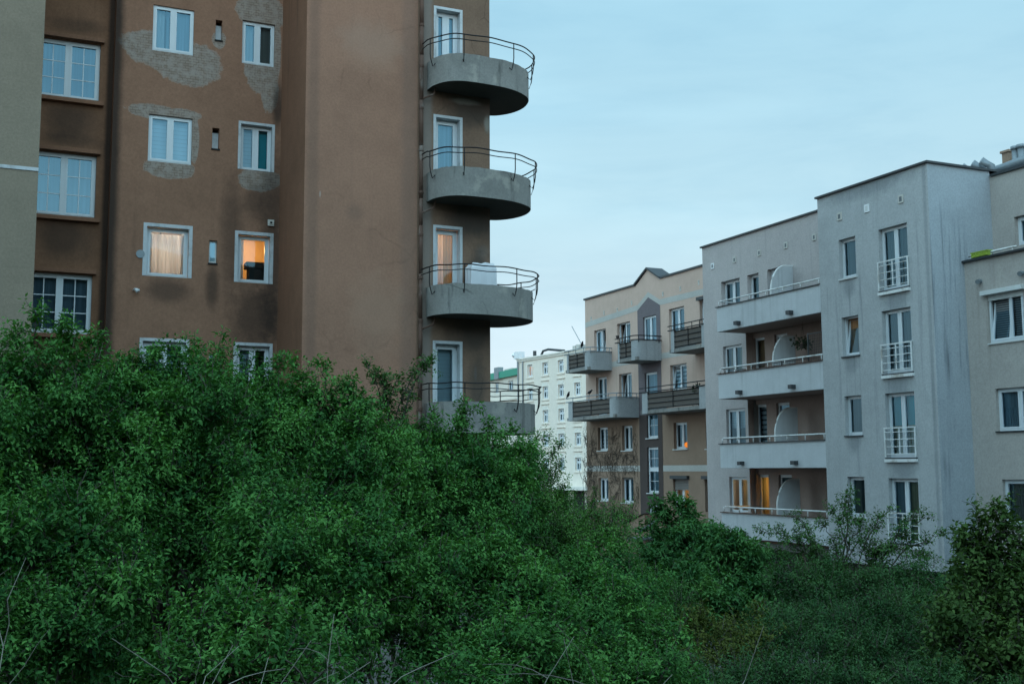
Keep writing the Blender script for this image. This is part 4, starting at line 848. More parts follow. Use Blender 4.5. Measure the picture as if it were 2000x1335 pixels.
TREES = [
 ('tree', 'leafy tree at the far left edge with sprig tips rising beside a grid window', 'maple', 1.0, (0.3, 14.63, 1.0), [(0.08, 14.76, 6.92, 0.52), (-0.45, 14.47, 6.78, 0.64), (0.57, 14.54, 6.92, 0.46), (0.97, 14.9, 6.98, 0.44), (0.26, 14.21, 6.25, 0.7), (-0.25, 13.93, 5.94, 0.79), (0.86, 14.16, 6.28, 0.59), (0.38, 13.69, 5.55, 0.73)], [(0.34, 14.61, 7.2, 0.38, 14.51, 7.86), (0.81, 14.74, 7.1, 0.65, 14.72, 7.83), (0.17, 14.67, 7.32, 0.11, 14.65, 7.68), (1.08, 14.84, 7.15, 1.08, 14.77, 7.65), (0.61, 14.83, 7.13, 0.84, 14.65, 7.72)]),
 ('tree', 'leafy tree below the two lower windows of the peeling brown wall', 'maple', 1.0, (2.1, 14.88, 0.7), [(1.51, 15.22, 6.85, 0.49), (1.99, 15.01, 6.82, 0.52), (2.58, 15.3, 6.81, 0.53), (3.05, 15.1, 6.68, 0.51), (1.72, 14.65, 6.26, 0.63), (2.29, 14.4, 6.23, 0.69), (2.89, 14.57, 6.17, 0.62), (1.28, 14.41, 6.25, 0.55), (1.94, 13.96, 5.68, 0.66), (2.53, 13.93, 5.59, 0.67), (1.35, 13.78, 5.7, 0.59)], [(2.6, 15.24, 7.19, 2.65, 15.15, 7.76), (2.2, 15.2, 7.21, 2.33, 15.09, 7.62), (1.81, 15.16, 7.16, 1.86, 15.1, 7.49), (3.38, 14.92, 6.98, 3.33, 14.89, 7.42)]),
 ('tree', 'leafy tree in front of the plain brown wall left of the downpipe', 'maple', 1.0, (3.9, 15.0, 0.48), [(3.66, 15.38, 6.66, 0.5), (4.11, 15.18, 6.62, 0.49), (3.75, 14.84, 6.24, 0.64), (4.44, 15.07, 6.32, 0.56), (3.32, 14.61, 6.04, 0.59), (3.97, 14.36, 5.71, 0.69), (4.78, 14.97, 5.9, 0.56), (3.24, 14.06, 5.48, 0.63), (3.82, 13.83, 5.22, 0.63)], [(3.84, 15.26, 6.94, 3.63, 15.29, 7.5), (4.09, 15.14, 7.01, 3.98, 15.14, 7.41), (4.23, 15.1, 6.87, 4.4, 14.97, 7.25)]),
 ('sapling', 'thin sparse sapling rising before the brown wall beside the downpipe', 'sparse', 1.0, (5.42, 16.66, 0.06), [], [(5.42, 16.36, 5.66, 5.26, 16.23, 7.33), (5.36, 16.32, 6.27, 4.9, 16.41, 7.18), (5.34, 16.31, 6.42, 5.03, 16.31, 7.53), (5.33, 16.3, 6.5, 5.83, 15.95, 7.56), (5.36, 16.32, 6.27, 5.68, 16.08, 7.07), (5.31, 16.26, 6.88, 5.42, 16.16, 7.33), (5.38, 16.33, 6.12, 5.83, 16.06, 6.65), (5.37, 16.34, 6.08, 4.86, 16.5, 6.65), (5.27, 16.25, 7.18, 5.14, 16.27, 7.45), (5.6, 16.1, 7.1, 5.86, 15.93, 7.6)]),
 ('tree', 'leafy tree under the lowest round concrete balcony', 'maple', 1.0, (6.12, 16.05, 0.1), [(5.72, 16.17, 6.12, 0.47), (6.38, 16.41, 6.19, 0.47), (6.86, 16.22, 6.04, 0.51), (5.36, 15.84, 5.67, 0.59), (5.98, 15.57, 5.59, 0.63), (6.71, 15.58, 5.51, 0.64), (7.62, 16.46, 5.79, 0.45), (5.56, 15.27, 5.03, 0.68), (6.21, 14.98, 4.96, 0.68), (4.8, 15.03, 5.28, 0.59)], [(6.52, 16.33, 6.43, 6.53, 16.25, 6.98), (6.16, 16.27, 6.39, 6.03, 16.27, 6.85), (6.88, 16.17, 6.35, 6.93, 16.1, 6.74), (7.34, 16.52, 6.28, 7.43, 16.44, 6.64), (6.37, 16.38, 6.51, 6.75, 16.16, 6.9)]),
 ('tree', 'fine leaved tree with its thinning edge against the distant cream tenement', 'fine', 0.9, (8.5, 17.33, -0.05), [(8.12, 17.35, 5.61, 0.51), (8.37, 17.28, 5.27, 0.53), (7.57, 16.57, 5.07, 0.65), (8.62, 17.22, 4.84, 0.53), (9.2, 17.49, 4.99, 0.39), (9.18, 17.0, 4.59, 0.51), (8.12, 16.4, 4.42, 0.65), (7.32, 16.2, 4.47, 0.63), (9.98, 17.73, 4.64, 0.38)], [(8.11, 17.33, 5.87, 8.21, 17.21, 6.46), (8.27, 17.27, 5.78, 8.64, 17.02, 6.41), (8.36, 17.25, 5.61, 8.61, 17.08, 6.08), (8.02, 17.34, 6.12, 8.43, 17.1, 6.56), (8.61, 17.18, 5.27, 8.7, 17.07, 5.78), (9.32, 17.43, 5.07, 9.42, 17.33, 5.55), (9.81, 17.79, 4.87, 10.24, 17.54, 5.31), (10.06, 17.68, 4.78, 10.29, 17.54, 5.13), (9.94, 17.74, 4.78, 9.96, 17.67, 5.31)]),
 ('shrub', 'dark shrub filling the bottom left corner of the view', 'maple', 0.8, (0.51, 12.64, 1.59), [(0.38, 12.66, 4.91, 0.57), (0.93, 12.95, 5.08, 0.54), (-0.19, 12.34, 5.11, 0.59), (0.65, 12.04, 4.47, 0.59), (0.11, 11.74, 4.4, 0.52), (1.19, 12.33, 4.65, 0.49)], []),
 ('shrub', 'shrub with bright tips above the dry pale twigs at the bottom left', 'maple', 0.9, (2.12, 10.88, 1.93), [(1.83, 10.96, 4.44, 0.35), (2.18, 10.81, 4.39, 0.4), (2.53, 10.66, 4.34, 0.38), (2.01, 10.37, 4.11, 0.41), (2.58, 10.11, 4.1, 0.36), (1.6, 10.55, 4.15, 0.32)], [(1.83, 10.94, 4.58, 1.59, 11.04, 4.7), (2.34, 10.71, 4.57, 2.4, 10.66, 4.74)]),
 ('tree', 'broad leafy tree in the lower middle left with a dark hollow on its left', 'maple', 1.0, (2.96, 12.96, 1.14), [(2.5, 12.78, 5.09, 0.51), (3.03, 12.87, 5.18, 0.52), (3.46, 12.48, 4.96, 0.54), (2.76, 12.16, 4.75, 0.51), (3.26, 11.95, 4.58, 0.49), (4.05, 12.66, 4.87, 0.5), (3.86, 12.25, 4.47, 0.45), (1.66, 13.48, 5.18, 0.43), (2.08, 13.29, 5.18, 0.43)], []),
 ('tree', 'leafy tree in the lower middle under the thicket crest, pale gaps of paving below it', 'maple', 1.0, (5.28, 13.29, 0.74), [(4.94, 13.39, 4.65, 0.54), (5.47, 13.36, 4.7, 0.54), (4.56, 13.06, 4.28, 0.46), (4.93, 12.68, 4.18, 0.51), (5.7, 13.08, 4.4, 0.54), (5.34, 12.41, 3.96, 0.5), (6.05, 12.96, 4.08, 0.5)], []),
 ('shrub', 'round green shrub left of the tan annex wall', 'maple', 1.0, (7.96, 14.88, 0.15), [(8.62, 15.65, 4.15, 0.59), (7.66, 14.99, 4.04, 0.59), (7.77, 14.43, 3.74, 0.61), (9.32, 15.93, 3.77, 0.53), (6.81, 13.78, 3.61, 0.57), (7.13, 13.1, 3.43, 0.59), (8.38, 14.19, 3.45, 0.58)], []),
 ('tree', 'bright green large leaved tree in front of the beige block lower windows', 'big', 1.0, (13.31, 20.93, -0.05), [(12.98, 20.86, 4.1, 0.52), (13.46, 20.61, 4.36, 0.49), (13.82, 20.51, 3.88, 0.54), (12.92, 20.4, 3.61, 0.58), (12.43, 20.59, 3.82, 0.48), (14.24, 20.83, 4.22, 0.39)], [(13.64, 21.11, 4.17, 13.55, 21.02, 5.21), (13.44, 21.2, 4.17, 12.94, 21.28, 5.32), (13.34, 21.24, 4.22, 13.21, 21.2, 5.05), (13.74, 21.05, 4.28, 13.81, 20.94, 4.93), (13.58, 21.08, 4.61, 13.3, 21.12, 5.32), (13.68, 21.04, 4.6, 13.65, 20.98, 5.21), (13.94, 20.96, 4.27, 14.07, 20.85, 4.71)]),
 ('shrub', 'bright green bush beneath the lowest white parapet', 'big', 1.0, (12.84, 18.45, -0.05), [(12.99, 18.66, 4.05, 0.51), (13.39, 18.48, 4.0, 0.5), (12.63, 18.33, 3.52, 0.58), (13.24, 18.05, 3.52, 0.58), (11.91, 18.12, 3.39, 0.52), (12.23, 17.46, 3.09, 0.65), (13.52, 17.96, 3.23, 0.44)], [(13.15, 18.54, 4.35, 13.13, 18.53, 4.6), (12.8, 18.72, 4.25, 12.74, 18.71, 4.55)]),
 ('shrub', 'olive tinted bush between the bright bush and the dark undergrowth', 'olive', 0.9, (9.98, 15.19, 0.0), [(9.81, 15.23, 3.2, 0.51), (10.09, 14.57, 3.05, 0.54), (11.04, 15.22, 3.2, 0.41), (8.99, 14.52, 3.0, 0.52)], [(11.07, 15.19, 3.36, 11.09, 15.12, 3.84)]),
 ('sapling', 'loose sapling with arching sprays before the pale grey tower', 'sparse', 1.0, (14.32, 17.33, -0.05), [(14.29, 16.96, 4.04, 0.3), (13.85, 17.13, 4.32, 0.25), (14.92, 16.63, 4.41, 0.25)], [(14.32, 17.03, 3.38, 14.37, 16.76, 5.45), (14.31, 16.99, 3.76, 13.57, 17.2, 4.79), (13.94, 17.1, 4.23, 12.88, 17.5, 4.87), (14.34, 16.94, 4.04, 13.91, 17.01, 5.07), (14.37, 16.9, 4.23, 14.95, 16.56, 4.88), (14.39, 16.94, 3.85, 15.56, 16.32, 4.6), (14.97, 16.62, 4.32, 15.76, 16.17, 5.07), (15.05, 16.57, 4.41, 15.58, 16.24, 5.16), (14.4, 16.96, 3.66, 15.15, 16.55, 4.22), (15.15, 16.56, 4.13, 15.92, 16.19, 4.31), (14.39, 16.83, 4.79, 14.4, 16.73, 5.54), (13.93, 17.08, 4.42, 13.39, 17.23, 5.17), (14.7, 16.71, 4.6, 15.11, 16.45, 5.21), (15.31, 16.46, 4.41, 16.07, 16.07, 4.74), (13.67, 17.18, 4.61, 13.32, 17.33, 4.61), (14.4, 16.85, 4.51, 14.11, 16.89, 5.26), (14.37, 16.89, 4.32, 14.68, 16.66, 5.07), (13.6, 17.25, 4.23, 13.07, 17.46, 4.47)]),
 ('shrub', 'dark fine leaved undergrowth shrub at the bottom right below the loose sapling', 'finedark', 1.0, (13.58, 15.84, -0.05), [(13.16, 16.93, 3.95, 0.37), (13.67, 16.71, 3.9, 0.37), (14.18, 16.49, 3.81, 0.39), (14.68, 16.26, 3.81, 0.39), (15.18, 16.03, 3.9, 0.35), (13.14, 16.43, 3.6, 0.56), (13.72, 16.19, 3.46, 0.54), (14.29, 15.92, 3.55, 0.52), (15.15, 16.07, 3.62, 0.46), (15.23, 15.47, 3.77, 0.36), (15.14, 14.99, 3.47, 0.39), (12.03, 15.33, 3.2, 0.62), (12.72, 15.03, 3.07, 0.67), (13.4, 14.71, 3.15, 0.67), (11.36, 14.02, 2.86, 0.61), (12.06, 13.71, 2.81, 0.65), (11.11, 14.67, 2.96, 0.55), (14.3, 14.84, 3.28, 0.53)], [(13.3, 16.33, 3.87, 13.2, 16.32, 4.31), (14.12, 15.96, 3.86, 14.18, 15.89, 4.22), (15.14, 16.04, 3.9, 15.29, 15.92, 4.35)]),
 ('oak_tree', 'olive brown oak at the right edge with lobed clumps against the tan wall', 'oak', 1.0, (13.43, 12.76, 0.1), [(13.74, 12.68, 4.97, 0.24), (14.03, 12.57, 4.78, 0.32), (13.51, 12.82, 4.67, 0.23), (13.35, 12.93, 4.4, 0.34), (13.74, 12.76, 4.33, 0.46), (14.06, 12.4, 4.27, 0.45), (13.01, 12.59, 3.93, 0.45), (13.33, 12.24, 3.74, 0.55), (12.51, 12.32, 3.43, 0.47), (12.88, 11.96, 3.17, 0.57), (13.56, 11.84, 3.49, 0.5)], [(13.51, 12.82, 4.71, 13.38, 12.79, 5.43), (13.64, 12.73, 4.93, 13.69, 12.65, 5.43), (13.78, 12.66, 5.01, 13.86, 12.57, 5.47), (13.38, 12.9, 4.48, 13.14, 12.95, 5.01), (13.37, 12.87, 4.78, 13.25, 12.89, 5.09)]),
 ('shrub', 'low undergrowth shrub at the very bottom edge left of centre, before the pale paving gaps', 'maple', 0.5, (3.97, 12.02, 1.29), [(2.88, 11.09, 3.96, 0.35), (3.68, 11.84, 3.88, 0.27), (4.04, 11.71, 3.69, 0.27), (4.08, 12.75, 4.03, 0.35), (4.68, 12.51, 3.82, 0.35), (3.62, 12.4, 4.08, 0.34), (4.39, 10.99, 3.76, 0.36), (4.39, 10.45, 3.61, 0.4)], []),
 ('shrub', 'low undergrowth shrub along the bottom edge under the middle of the thicket', 'maple', 1.0, (5.92, 12.11, 0.99), [(5.28, 11.71, 3.62, 0.51), (5.97, 11.96, 3.46, 0.53), (6.46, 11.76, 3.29, 0.53), (7.21, 11.99, 3.18, 0.55), (4.97, 11.84, 3.68, 0.45), (5.61, 11.61, 3.17, 0.51)], []),
 ('shrub', 'dark shrub at the bottom edge beneath the olive bush', 'finedark', 1.0, (9.4, 13.33, 0.3), [(8.68, 13.02, 2.86, 0.54), (9.48, 13.22, 2.83, 0.56), (9.99, 13.0, 2.68, 0.56), (10.5, 12.78, 2.61, 0.56), (8.37, 13.14, 3.0, 0.47)], []),
 ('shrub', 'dark shrub at the bottom right corner beside the oak', 'finedark', 1.0, (12.23, 12.55, 0.21), [(11.14, 12.49, 2.61, 0.56), (12.01, 12.62, 2.86, 0.54), (12.03, 12.08, 2.67, 0.56), (13.33, 13.66, 3.03, 0.47), (12.2, 11.45, 2.64, 0.54), (12.69, 11.22, 2.71, 0.54)], []),
 ('shrub', 'mid green bush between the annex wall and the bright bush at its right', 'fine', 1.0, (11.3, 18.06, -0.05), [(11.04, 17.95, 3.46, 0.46), (11.19, 17.37, 3.16, 0.5), (10.95, 18.51, 3.78, 0.38), (11.89, 17.59, 3.27, 0.46), (10.03, 17.33, 3.24, 0.44), (12.7, 17.8, 3.11, 0.47)], []),
 ('tree', 'shaded tree standing behind the dark hollow of the thicket at lower left', 'maple', 0.8, (1.72, 18.05, 0.1), [(0.54, 18.68, 4.77, 0.84), (1.53, 18.25, 4.62, 0.84), (2.44, 17.86, 4.46, 0.84), (0.97, 18.04, 3.92, 0.82), (1.92, 17.62, 3.77, 0.82), (2.74, 17.26, 3.77, 0.74), (3.06, 17.55, 4.68, 0.77), (0.37, 17.82, 3.41, 0.79), (1.37, 17.39, 3.2, 0.79), (2.29, 16.99, 3.12, 0.79)], [])]

# ============================================================ vegetation
def vnorm(a): return a / np.maximum(np.linalg.norm(a, axis=-1, keepdims=True), 1e-6)
def leaf_object(P, D, Nn, L, Wd, tint, name, m, parent):
    """diamond leaves folded on the midrib, one mesh"""
    n = len(P); S = vnorm(np.cross(D, Nn)); Nn = vnorm(np.cross(S, D))
    off = np.array(parent.location)
    V = np.empty((n, 4, 3)); P = P - off
    mid = P + D * (L * .42)[:, None]; up = Nn * (L * .09)[:, None]; sd = S * (Wd * .5)[:, None]
    V[:, 0] = P; V[:, 1] = mid - sd + up; V[:, 2] = P + D * L[:, None] - Nn * (L * .12)[:, None]; V[:, 3] = mid + sd + up
    me = bpy.data.meshes.new(name)
    me.vertices.add(n * 4); me.vertices.foreach_set('co', V.reshape(-1))
    me.loops.add(n * 4); me.loops.foreach_set('vertex_index', np.arange(n * 4, dtype=np.int32))
    me.polygons.add(n); me.polygons.foreach_set('loop_start', np.arange(0, n * 4, 4, dtype=np.int32)); me.polygons.foreach_set('loop_total', np.full(n, 4, dtype=np.int32))
    at = me.attributes.new('tint', 'FLOAT', 'FACE'); at.data.foreach_set('value', np.clip(tint, 0, 1).astype(np.float32))
    me.materials.append(m); me.update(calc_edges=True); me.validate()
    o = bpy.data.objects.new(name, me); COL.objects.link(o); o.parent = parent
    return o

KIND = dict(  # leaf length, width ratio, leaves per node, node spacing, shoots per m2, (dark, light)
 maple=(.082, .45, 3, .05, 30, (.017, .078, .026), (.125, .3, .072)),
 fine=(.055, .45, 3, .045, 34, (.026, .088, .028), (.135, .28, .07)),
 finedark=(.06, .46, 3, .05, 34, (.024, .075, .03), (.075, .16, .055)),
 big=(.15, .36, 4, .085, 22, (.022, .08, .03), (.09, .215, .065)),
 olive=(.075, .5, 3, .06, 26, (.045, .07, .018), (.12, .14, .035)),
 oak=(.11, .55, 3, .085, 26, (.032, .066, .02), (.09, .15, .042)),
 sparse=(.075, .46, 3, .045, 24, (.03, .085, .03), (.1, .2, .06)))
LM = {k: leaf_mat('leaves_' + k, v[5], v[6]) for k, v in KIND.items()}

def shoots_to_leaves(rng, S, T, kind, dens, tips):
    """S, T: shoot starts and ends (n,3)"""
    ll, wr, per, sp, _, _, _ = KIND[kind]
    Ps, Ds, Ns, Ls, Ws, Ts = [], [], [], [], [], []
    ax = T - S; ln = np.linalg.norm(ax, axis=1); ax = vnorm(ax)
    side = vnorm(np.cross(ax, rng.normal(size=ax.shape))); oth = np.cross(ax, side)
    bend = rng.normal(0, .12, size=(len(S), 3)) * ln[:, None]
    nmax = int(np.ceil(ln.max() / sp))
    shade = rng.uniform(0, .12, len(S)) + tips * .62
    for k in range(nmax):
        t = (k + .6) * sp / ln; ok = t < 1.02
        if not ok.any(): break
        tt = t[ok][:, None]; base = S[ok] + (T[ok] - S[ok]) * tt + bend[ok] * (tt * (1 - tt) * 4)
        base[:, 2] -= (tt[:, 0] ** 2) * ln[ok] * .08
        for q in range(per):
            keep = rng.random(ok.sum()) < .88
            n = keep.sum()
            if n == 0: continue
            a = k * 2.4 + q * (2.1) + rng.normal(0, .5, n)
            rad = side[ok][keep] * np.cos(a)[:, None] + oth[ok][keep] * np.sin(a)[:, None]
            d = vnorm(rad * .9 + ax[ok][keep] * rng.uniform(.2, .8, (n, 1)) + np.array([0, 0, -.25]) + rng.normal(0, .22, (n, 3)))
            nn = vnorm(np.array([0, 0, 1.]) + rng.normal(0, .32, (n, 3)) + ax[ok][keep] * .3)
            young = np.clip(tt[keep, 0], 0, 1)
            L = ll * rng.uniform(.6, 1.2, n) * (1.1 - .35 * young)
            Ps.append(base[keep] + rad * .02 + rng.normal(0, .012, (n, 3))); Ds.append(d); Ns.append(nn); Ls.append(L); Ws.append(L * wr * rng.uniform(.8, 1.25, n))
            Ts.append(shade[ok][keep] + young * .2 + rng.normal(0, .05, n))
    return [np.concatenate(x) for x in (Ps, Ds, Ns, Ls, Ws, Ts)]

def grow(name, label, kind, dens, base, lobes, sprigs, seed):
    rng = np.random.default_rng(seed); rp = random.Random(seed)
    root = thing(name, base, label, 'tree' if 'tree' in name else ('sapling' if name == 'sapling' else 'shrub'), 'trees of the foreground thicket' if 'tree' in name else ('saplings of the thicket' if name == 'sapling' else 'shrubs of the foreground thicket'))
    S, T, tips = [], [], []
    tr = MB(); B = np.array(base); hub = B.copy()
    if lobes:
        C = np.array([l[:3] for l in lobes]); hub = np.array([C[:, 0].mean(), C[:, 1].mean(), (B[2] + C[:, 2].min()) / 2 + .1])
        hub = (hub + np.array([B[0], B[1], hub[2]])) / 2
    else: hub = np.array(sprigs[0][:3])
    r0 = .11 if 'tree' in name else .05
    if kind == 'sparse': r0 = .045
    def limb(a, b, ra, rb, seg=6, n=6, wob=.06):
        a, b = np.array(a, float), np.array(b, float); l = np.linalg.norm(b - a)
        pts = [a + (b - a) * t + rng.normal(0, wob * l * .35, 3) * math.sin(math.pi * t) + np.array([0, 0, .12 * l * math.sin(math.pi * t)]) for t in np.linspace(0, 1, seg)]
        tr.tube(pts, list(np.linspace(ra, rb, seg)), n, False); return pts
    for _ in range(1 if kind in ('oak', 'sparse') else 3):
        limb(B + np.array([rp.uniform(-.2, .2), rp.uniform(-.2, .2), 0]) * (0 if kind in ('oak', 'sparse') else 1), hub + rng.normal(0, .08, 3), r0, r0 * .6, 6, 8, .03)
    for (x, y, z, r) in lobes:
        c = np.array([x, y, z]); limb(hub, c, r0 * .45, .018)
        k = int(10 + r * 4)
        dirs = vnorm(rng.normal(size=(k, 3)) + np.array([0, 0, .25])); cs = c + dirs * r * rng.uniform(.55, 1.08, (k, 1)); rr = r * rng.uniform(.3, .58, k)
        cs = np.concatenate([cs, c[None]]); rr = np.append(rr, r * .6)
        for ci, ri in zip(cs, rr):
            limb(c, ci, .014, .006, 4, 4)
            m = max(6, int(4 * math.pi * ri * ri * KIND[kind][4] * dens * 1.3))
            dv = vnorm(rng.normal(size=(m, 3)) + np.array([0, 0, .2]))
            st = ci + dv * ri * rng.uniform(.25, .75, (m, 1))
            sd = vnorm(dv + np.array([0, 0, .55]) + rng.normal(0, .35, (m, 3)))
            en = st + sd * (ri * rng.uniform(.35, .8, (m, 1)) * (1 + .5 * (dv[:, 2:] > .3)) + .06)
            S.append(st); T.append(en); tips.append(np.clip(rng.uniform(0, 1) + rng.uniform(-.3, .3, m), 0, 1.2))
    for sp in sprigs:
        a, b_ = np.array(sp[:3]), np.array(sp[3:]); l = np.linalg.norm(b_ - a)
        pts = limb(a, b_, .013 if kind == 'sparse' else .01, .003, 8, 5, .1)
        if lobes and kind == 'sparse': pass
        m = int(l * (20 if kind == 'sparse' else 30)) + 4
        for _ in range(m):
            t = rng.uniform(.12 if kind == 'sparse' else .25, 1); i = min(int(t * 7), 6); p = pts[i] + (pts[i + 1] - pts[i]) * (t * 7 - i)
            d = vnorm(vnorm(b_ - a) * .6 + rng.normal(0, .75, 3) + np.array([0, 0, .25])); ln = rng.uniform(.1, .28) * (1.15 - .5 * t) + .05
            S.append(p[None]); T.append((p + d * ln)[None]); tips.append(np.array([rng.uniform(.3, 1)]))
        if kind == 'sparse' and l > .3: limb(hub, a, .022, .014, 5, 5, .05)
    S, T, tips = np.concatenate(S), np.concatenate(T), np.concatenate(tips)
    sel = rng.random(len(S)) < (.35 if kind != 'sparse' else 1)
    for a, b_ in zip(S[sel], T[sel]): tr.tube([a, (a + b_) / 2 + rng.normal(0, .01, 3), b_], [.006, .004, .002], 3, False)
    tr.build('trunk', M['bark'], root)
    leaf_object(*shoots_to_leaves(rng, S, T, kind, dens, tips), 'crown', LM[kind], root)
    return root
for i, tdef in enumerate(TREES): grow(*tdef, seed=100 + i)

# dry twigs and grass stems at the foot of the view
def twigs(name, c, n, label, seed, spread=1., h=1.2):
    rr = random.Random(seed); root = thing(name, c, label, 'dry branches', 'dry branches at the foot of the thicket'); b = MB()
    for _ in range(n):
        p = Vector((c[0] + rr.gauss(0, .35 * spread), c[1] + rr.gauss(0, .25), c[2])); d = Vector((rr.gauss(0, .7), rr.gauss(0, .3), rr.uniform(.6, 1.1))).normalized(); pts = []; L = rr.uniform(.5, 1) * h
        for k in range(7): pts.append(tuple(p)); p = p + d * L / 6; d = (d + Vector((rr.gauss(0, .22), rr.gauss(0, .15), -.08 - .12 * rr.random()))).normalized()
        b.tube(pts, [.006 * (1 - .8 * k / 7) for k in range(7)], 4, False)
        for _ in range(3):   # forks
            k = rr.randint(2, 5); q = Vector(pts[k]); d = Vector((rr.gauss(0, .7), rr.gauss(0, .4), rr.uniform(.2, .9))).normalized(); fk = []
            for m_ in range(5): fk.append(tuple(q)); q = q + d * L * .06; d = (d + Vector((rr.gauss(0, .25), rr.gauss(0, .2), -.12))).normalized()
            b.tube(fk, [.0035, .003, .0026, .002, .0012], 3, False)
    b.build('twig', M['twig'], root)
twigs('dry_branches', (.62, 6.75, 3.35), 12, 'bare pale twigs arching up at the bottom left corner of the thicket', 1, .8, 2.5)
twigs('dry_branches', (1.45, 6.75, 3.3), 8, 'bare pale twigs standing below the shrub with bright tips', 2, .6, 2.1)
twigs('dry_branches', (2.95, 6.2, 3.3), 8, 'few long bare twigs leaning right at the bottom centre of the thicket', 3, .8, 2.5)

# ============================================================ ground, yard
def gz(x, y):
    s = .4098 * x + .9055 * y
    t = min(1, max(0, (s - 1.5) / 17.5)); t = t * t * (3 - 2 * t)
    h = min(1, max(0, (-s - 3) / 13)); h = h * h * (3 - 2 * h)  # unseen hill behind the camera, added to darken the lower foliage
    return 4.3 * (1 - t) + 17.5 * h * (1 if s > -70 else max(0, 1 + (s + 70) / 60))
xs = sorted({*[-900, -500, -250, -120, -60], *range(-40, 61, 2), *[80, 120, 250, 500, 900, 1500]}); ys = sorted({*[-900, -400, -150, -60], *range(-30, 71, 2), *[90, 130, 200, 400, 900, 1500]})
b = MB()
for y in ys:
    for x in xs: b.v.append((x, y, gz(x, y)))
w = len(xs)
for j in range(len(ys) - 1):
    for i in range(w - 1): b.f.append((j * w + i, j * w + i + 1, (j + 1) * w + i + 1, (j + 1) * w + i))
N = NT('soil_and_grass'); g = N.mix(N.ramp(N.noise((1, 1, 1), .8, 6.), .4, .6), (.03, .035, .018), (.035, .028, .02)); M['ground'] = N.done(N.bsdf(g, .95, N.bump(N.noise((1, 1, 1), 6., 5.), .6, .05)))
tag(b.build('ground', M['ground'], None, True), kind='structure')
M['yardm'] = simple('dark_asphalt', (.09, .092, .095), .8, 0, .2, 2.)
b = MB(); b.quad((-14, 22.5, .004), (27, 19.5, .004), (27, 27.9, .004), (-14, 27.9, .004)); b.quad((12.1, 27.9, .004), (27, 27.9, .004), (27, 120, .004), (12.1, 120, .004))
tag(b.build('pavement', M['yardm']), kind='structure')

# ============================================================ sky, sun, camera
W = bpy.data.worlds.new('World'); SC.world = W; W.use_nodes = True; t = W.node_tree
bgn = t.nodes['Background']
sky = t.nodes.new('ShaderNodeTexSky'); sky.sky_type = 'NISHITA'; sky.sun_disc = False
SUN_EL, SUN_AZ = 2., 205.
sky.sun_elevation = R(SUN_EL); sky.sun_rotation = R(SUN_AZ); sky.ozone_density = 3.; sky.dust_density = 1.5
tc = t.nodes.new('ShaderNodeTexCoord')
def wn(typ, **k):
    x = t.nodes.new(typ)
    for a, v in k.items(): setattr(x, a, v)
    return x
mp = wn('ShaderNodeMapping'); mp.inputs['Scale'].default_value = (1.2, 1.2, 5.); t.links.new(tc.outputs['Generated'], mp.inputs[0])
nz = wn('ShaderNodeTexNoise'); nz.inputs['Scale'].default_value = 1.6; nz.inputs['Detail'].default_value = 6.; nz.inputs['Roughness'].default_value = .5; t.links.new(mp.outputs[0], nz.inputs['Vector'])
mr = wn('ShaderNodeMapRange', interpolation_type='SMOOTHSTEP'); t.links.new(nz.outputs['Fac'], mr.inputs[0])
for i, v in zip((1, 2, 3, 4), (.35, .7, .8, .97)): mr.inputs[i].default_value = v
# high thin overcast: colour by height above the horizon
sx = wn('ShaderNodeSeparateXYZ'); t.links.new(tc.outputs['Generated'], sx.inputs[0])
cr = wn('ShaderNodeValToRGB'); t.links.new(sx.outputs[2], cr.inputs[0]); e = cr.color_ramp.elements
SKYC = [(0., (4.35, 5.0, 5.35)), (.1, (4.2, 5.2, 5.7)), (.22, (3.5, 5.1, 5.75)), (.38, (2.75, 4.65, 5.6)), (1., (3.2, 5.0, 6.2))]
e[0].position = 0; e[1].position = 1
for p, c in SKYC[1:-1]: e.new(p)
for el, (p, c) in zip(cr.color_ramp.elements, SKYC): el.position = p; el.color = (*[v for v in c], 1)
mx = wn('ShaderNodeMix', data_type='RGBA'); t.links.new(mr.outputs[0], mx.inputs[0]); t.links.new(sky.outputs[0], mx.inputs[6]); t.links.new(cr.outputs[0], mx.inputs[7])
# the afterglow lies behind the viewer: that half of the sky is brighter and warmer
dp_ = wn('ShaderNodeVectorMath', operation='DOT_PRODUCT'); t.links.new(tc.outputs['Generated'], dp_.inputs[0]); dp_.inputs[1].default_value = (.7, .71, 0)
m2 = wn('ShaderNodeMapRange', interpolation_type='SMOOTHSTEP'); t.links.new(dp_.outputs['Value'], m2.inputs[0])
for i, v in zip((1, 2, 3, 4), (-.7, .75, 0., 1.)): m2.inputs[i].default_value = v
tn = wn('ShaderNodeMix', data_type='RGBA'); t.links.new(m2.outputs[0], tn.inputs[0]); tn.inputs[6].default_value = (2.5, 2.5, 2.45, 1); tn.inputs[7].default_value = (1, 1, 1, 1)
mm = wn('ShaderNodeMix', data_type='RGBA', blend_type='MULTIPLY'); mm.inputs[0].default_value = 1; t.links.new(mx.outputs[2], mm.inputs[6]); t.links.new(tn.outputs[2], mm.inputs[7])
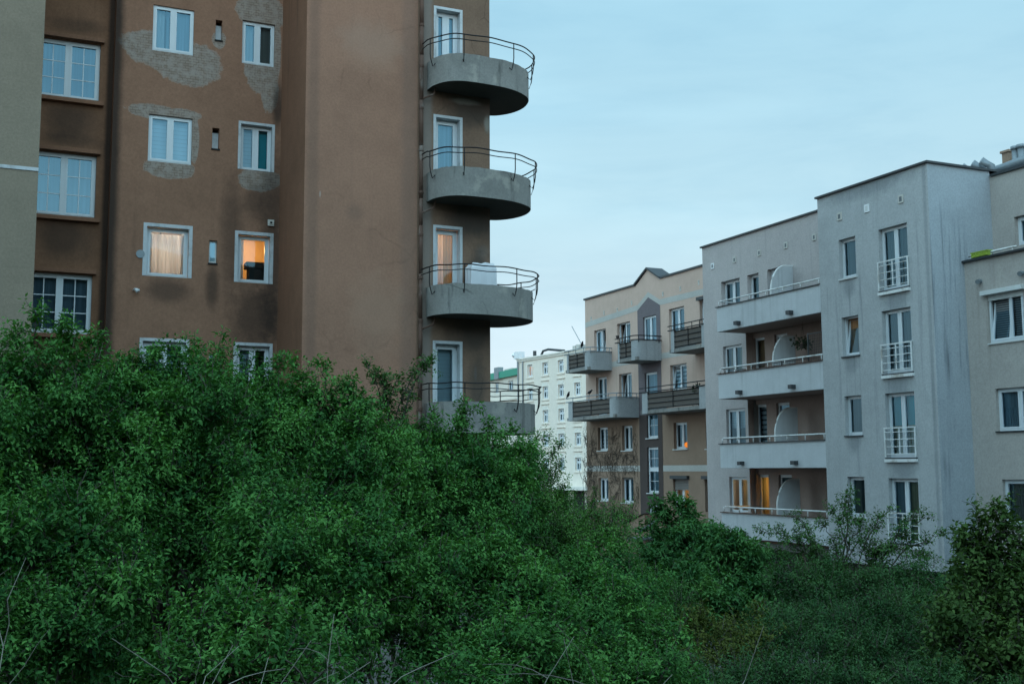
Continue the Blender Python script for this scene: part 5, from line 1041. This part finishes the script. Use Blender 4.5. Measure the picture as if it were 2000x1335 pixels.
# faint streaks of thicker cloud
m3 = wn('ShaderNodeMapping'); m3.inputs['Scale'].default_value = (1.5, 2.2, 9.); m3.inputs['Rotation'].default_value = (.0, .22, 0); t.links.new(tc.outputs['Generated'], m3.inputs[0])
n3 = wn('ShaderNodeTexNoise'); n3.inputs['Scale'].default_value = 2.2; n3.inputs['Detail'].default_value = 7.; n3.inputs['Roughness'].default_value = .58; n3.inputs['Distortion'].default_value = .4; t.links.new(m3.outputs[0], n3.inputs['Vector'])
r3 = wn('ShaderNodeMapRange', interpolation_type='SMOOTHSTEP'); t.links.new(n3.outputs['Fac'], r3.inputs[0])
for i, v in zip((1, 2, 3, 4), (.42, .74, 0., .4)): r3.inputs[i].default_value = v
c3 = wn('ShaderNodeMix', data_type='RGBA', blend_type='MULTIPLY'); t.links.new(r3.outputs[0], c3.inputs[0]); t.links.new(mm.outputs[2], c3.inputs[6]); c3.inputs[7].default_value = (.70, .80, .87, 1)
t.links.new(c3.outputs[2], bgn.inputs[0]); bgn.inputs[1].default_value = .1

sl = bpy.data.lights.new('sun', 'SUN'); sl.energy = .12; sl.angle = R(40); sl.color = (1, .9, .82)
so = bpy.data.objects.new('sun', sl); COL.objects.link(so)
az, el = R(SUN_AZ), R(SUN_EL)
dirv = Vector((math.sin(az) * math.cos(el), math.cos(az) * math.cos(el), math.sin(el)))
so.rotation_euler = dirv.to_track_quat('Z', 'Y').to_euler(); so.location = (0, -20, 40)

cam = bpy.data.cameras.new('camera'); cam.sensor_width = 36; cam.lens = 2222 * 36 / 2000; cam.clip_end = 3000; cam.clip_start = .1
co = bpy.data.objects.new('camera', cam); COL.objects.link(co); SC.camera = co
from mathutils import Matrix
Rr, Uu, Ff = Vector((.911233, -.411864, -.004619)), Vector((-.041282, -.10248, .993878)), Vector((.409816, .905464, .110385))
co.matrix_world = Matrix(((Rr.x, Uu.x, -Ff.x, 0), (Rr.y, Uu.y, -Ff.y, 0), (Rr.z, Uu.z, -Ff.z, 6), (0, 0, 0, 1)))
SC.view_settings.view_transform = 'Standard'; SC.view_settings.look = 'None'; SC.view_settings.exposure = .88; SC.view_settings.gamma = 1
SC.cycles.max_bounces = 8; SC.cycles.transparent_max_bounces = 16; SC.cycles.sample_clamp_indirect = 4.
SC.cycles.use_denoising = True
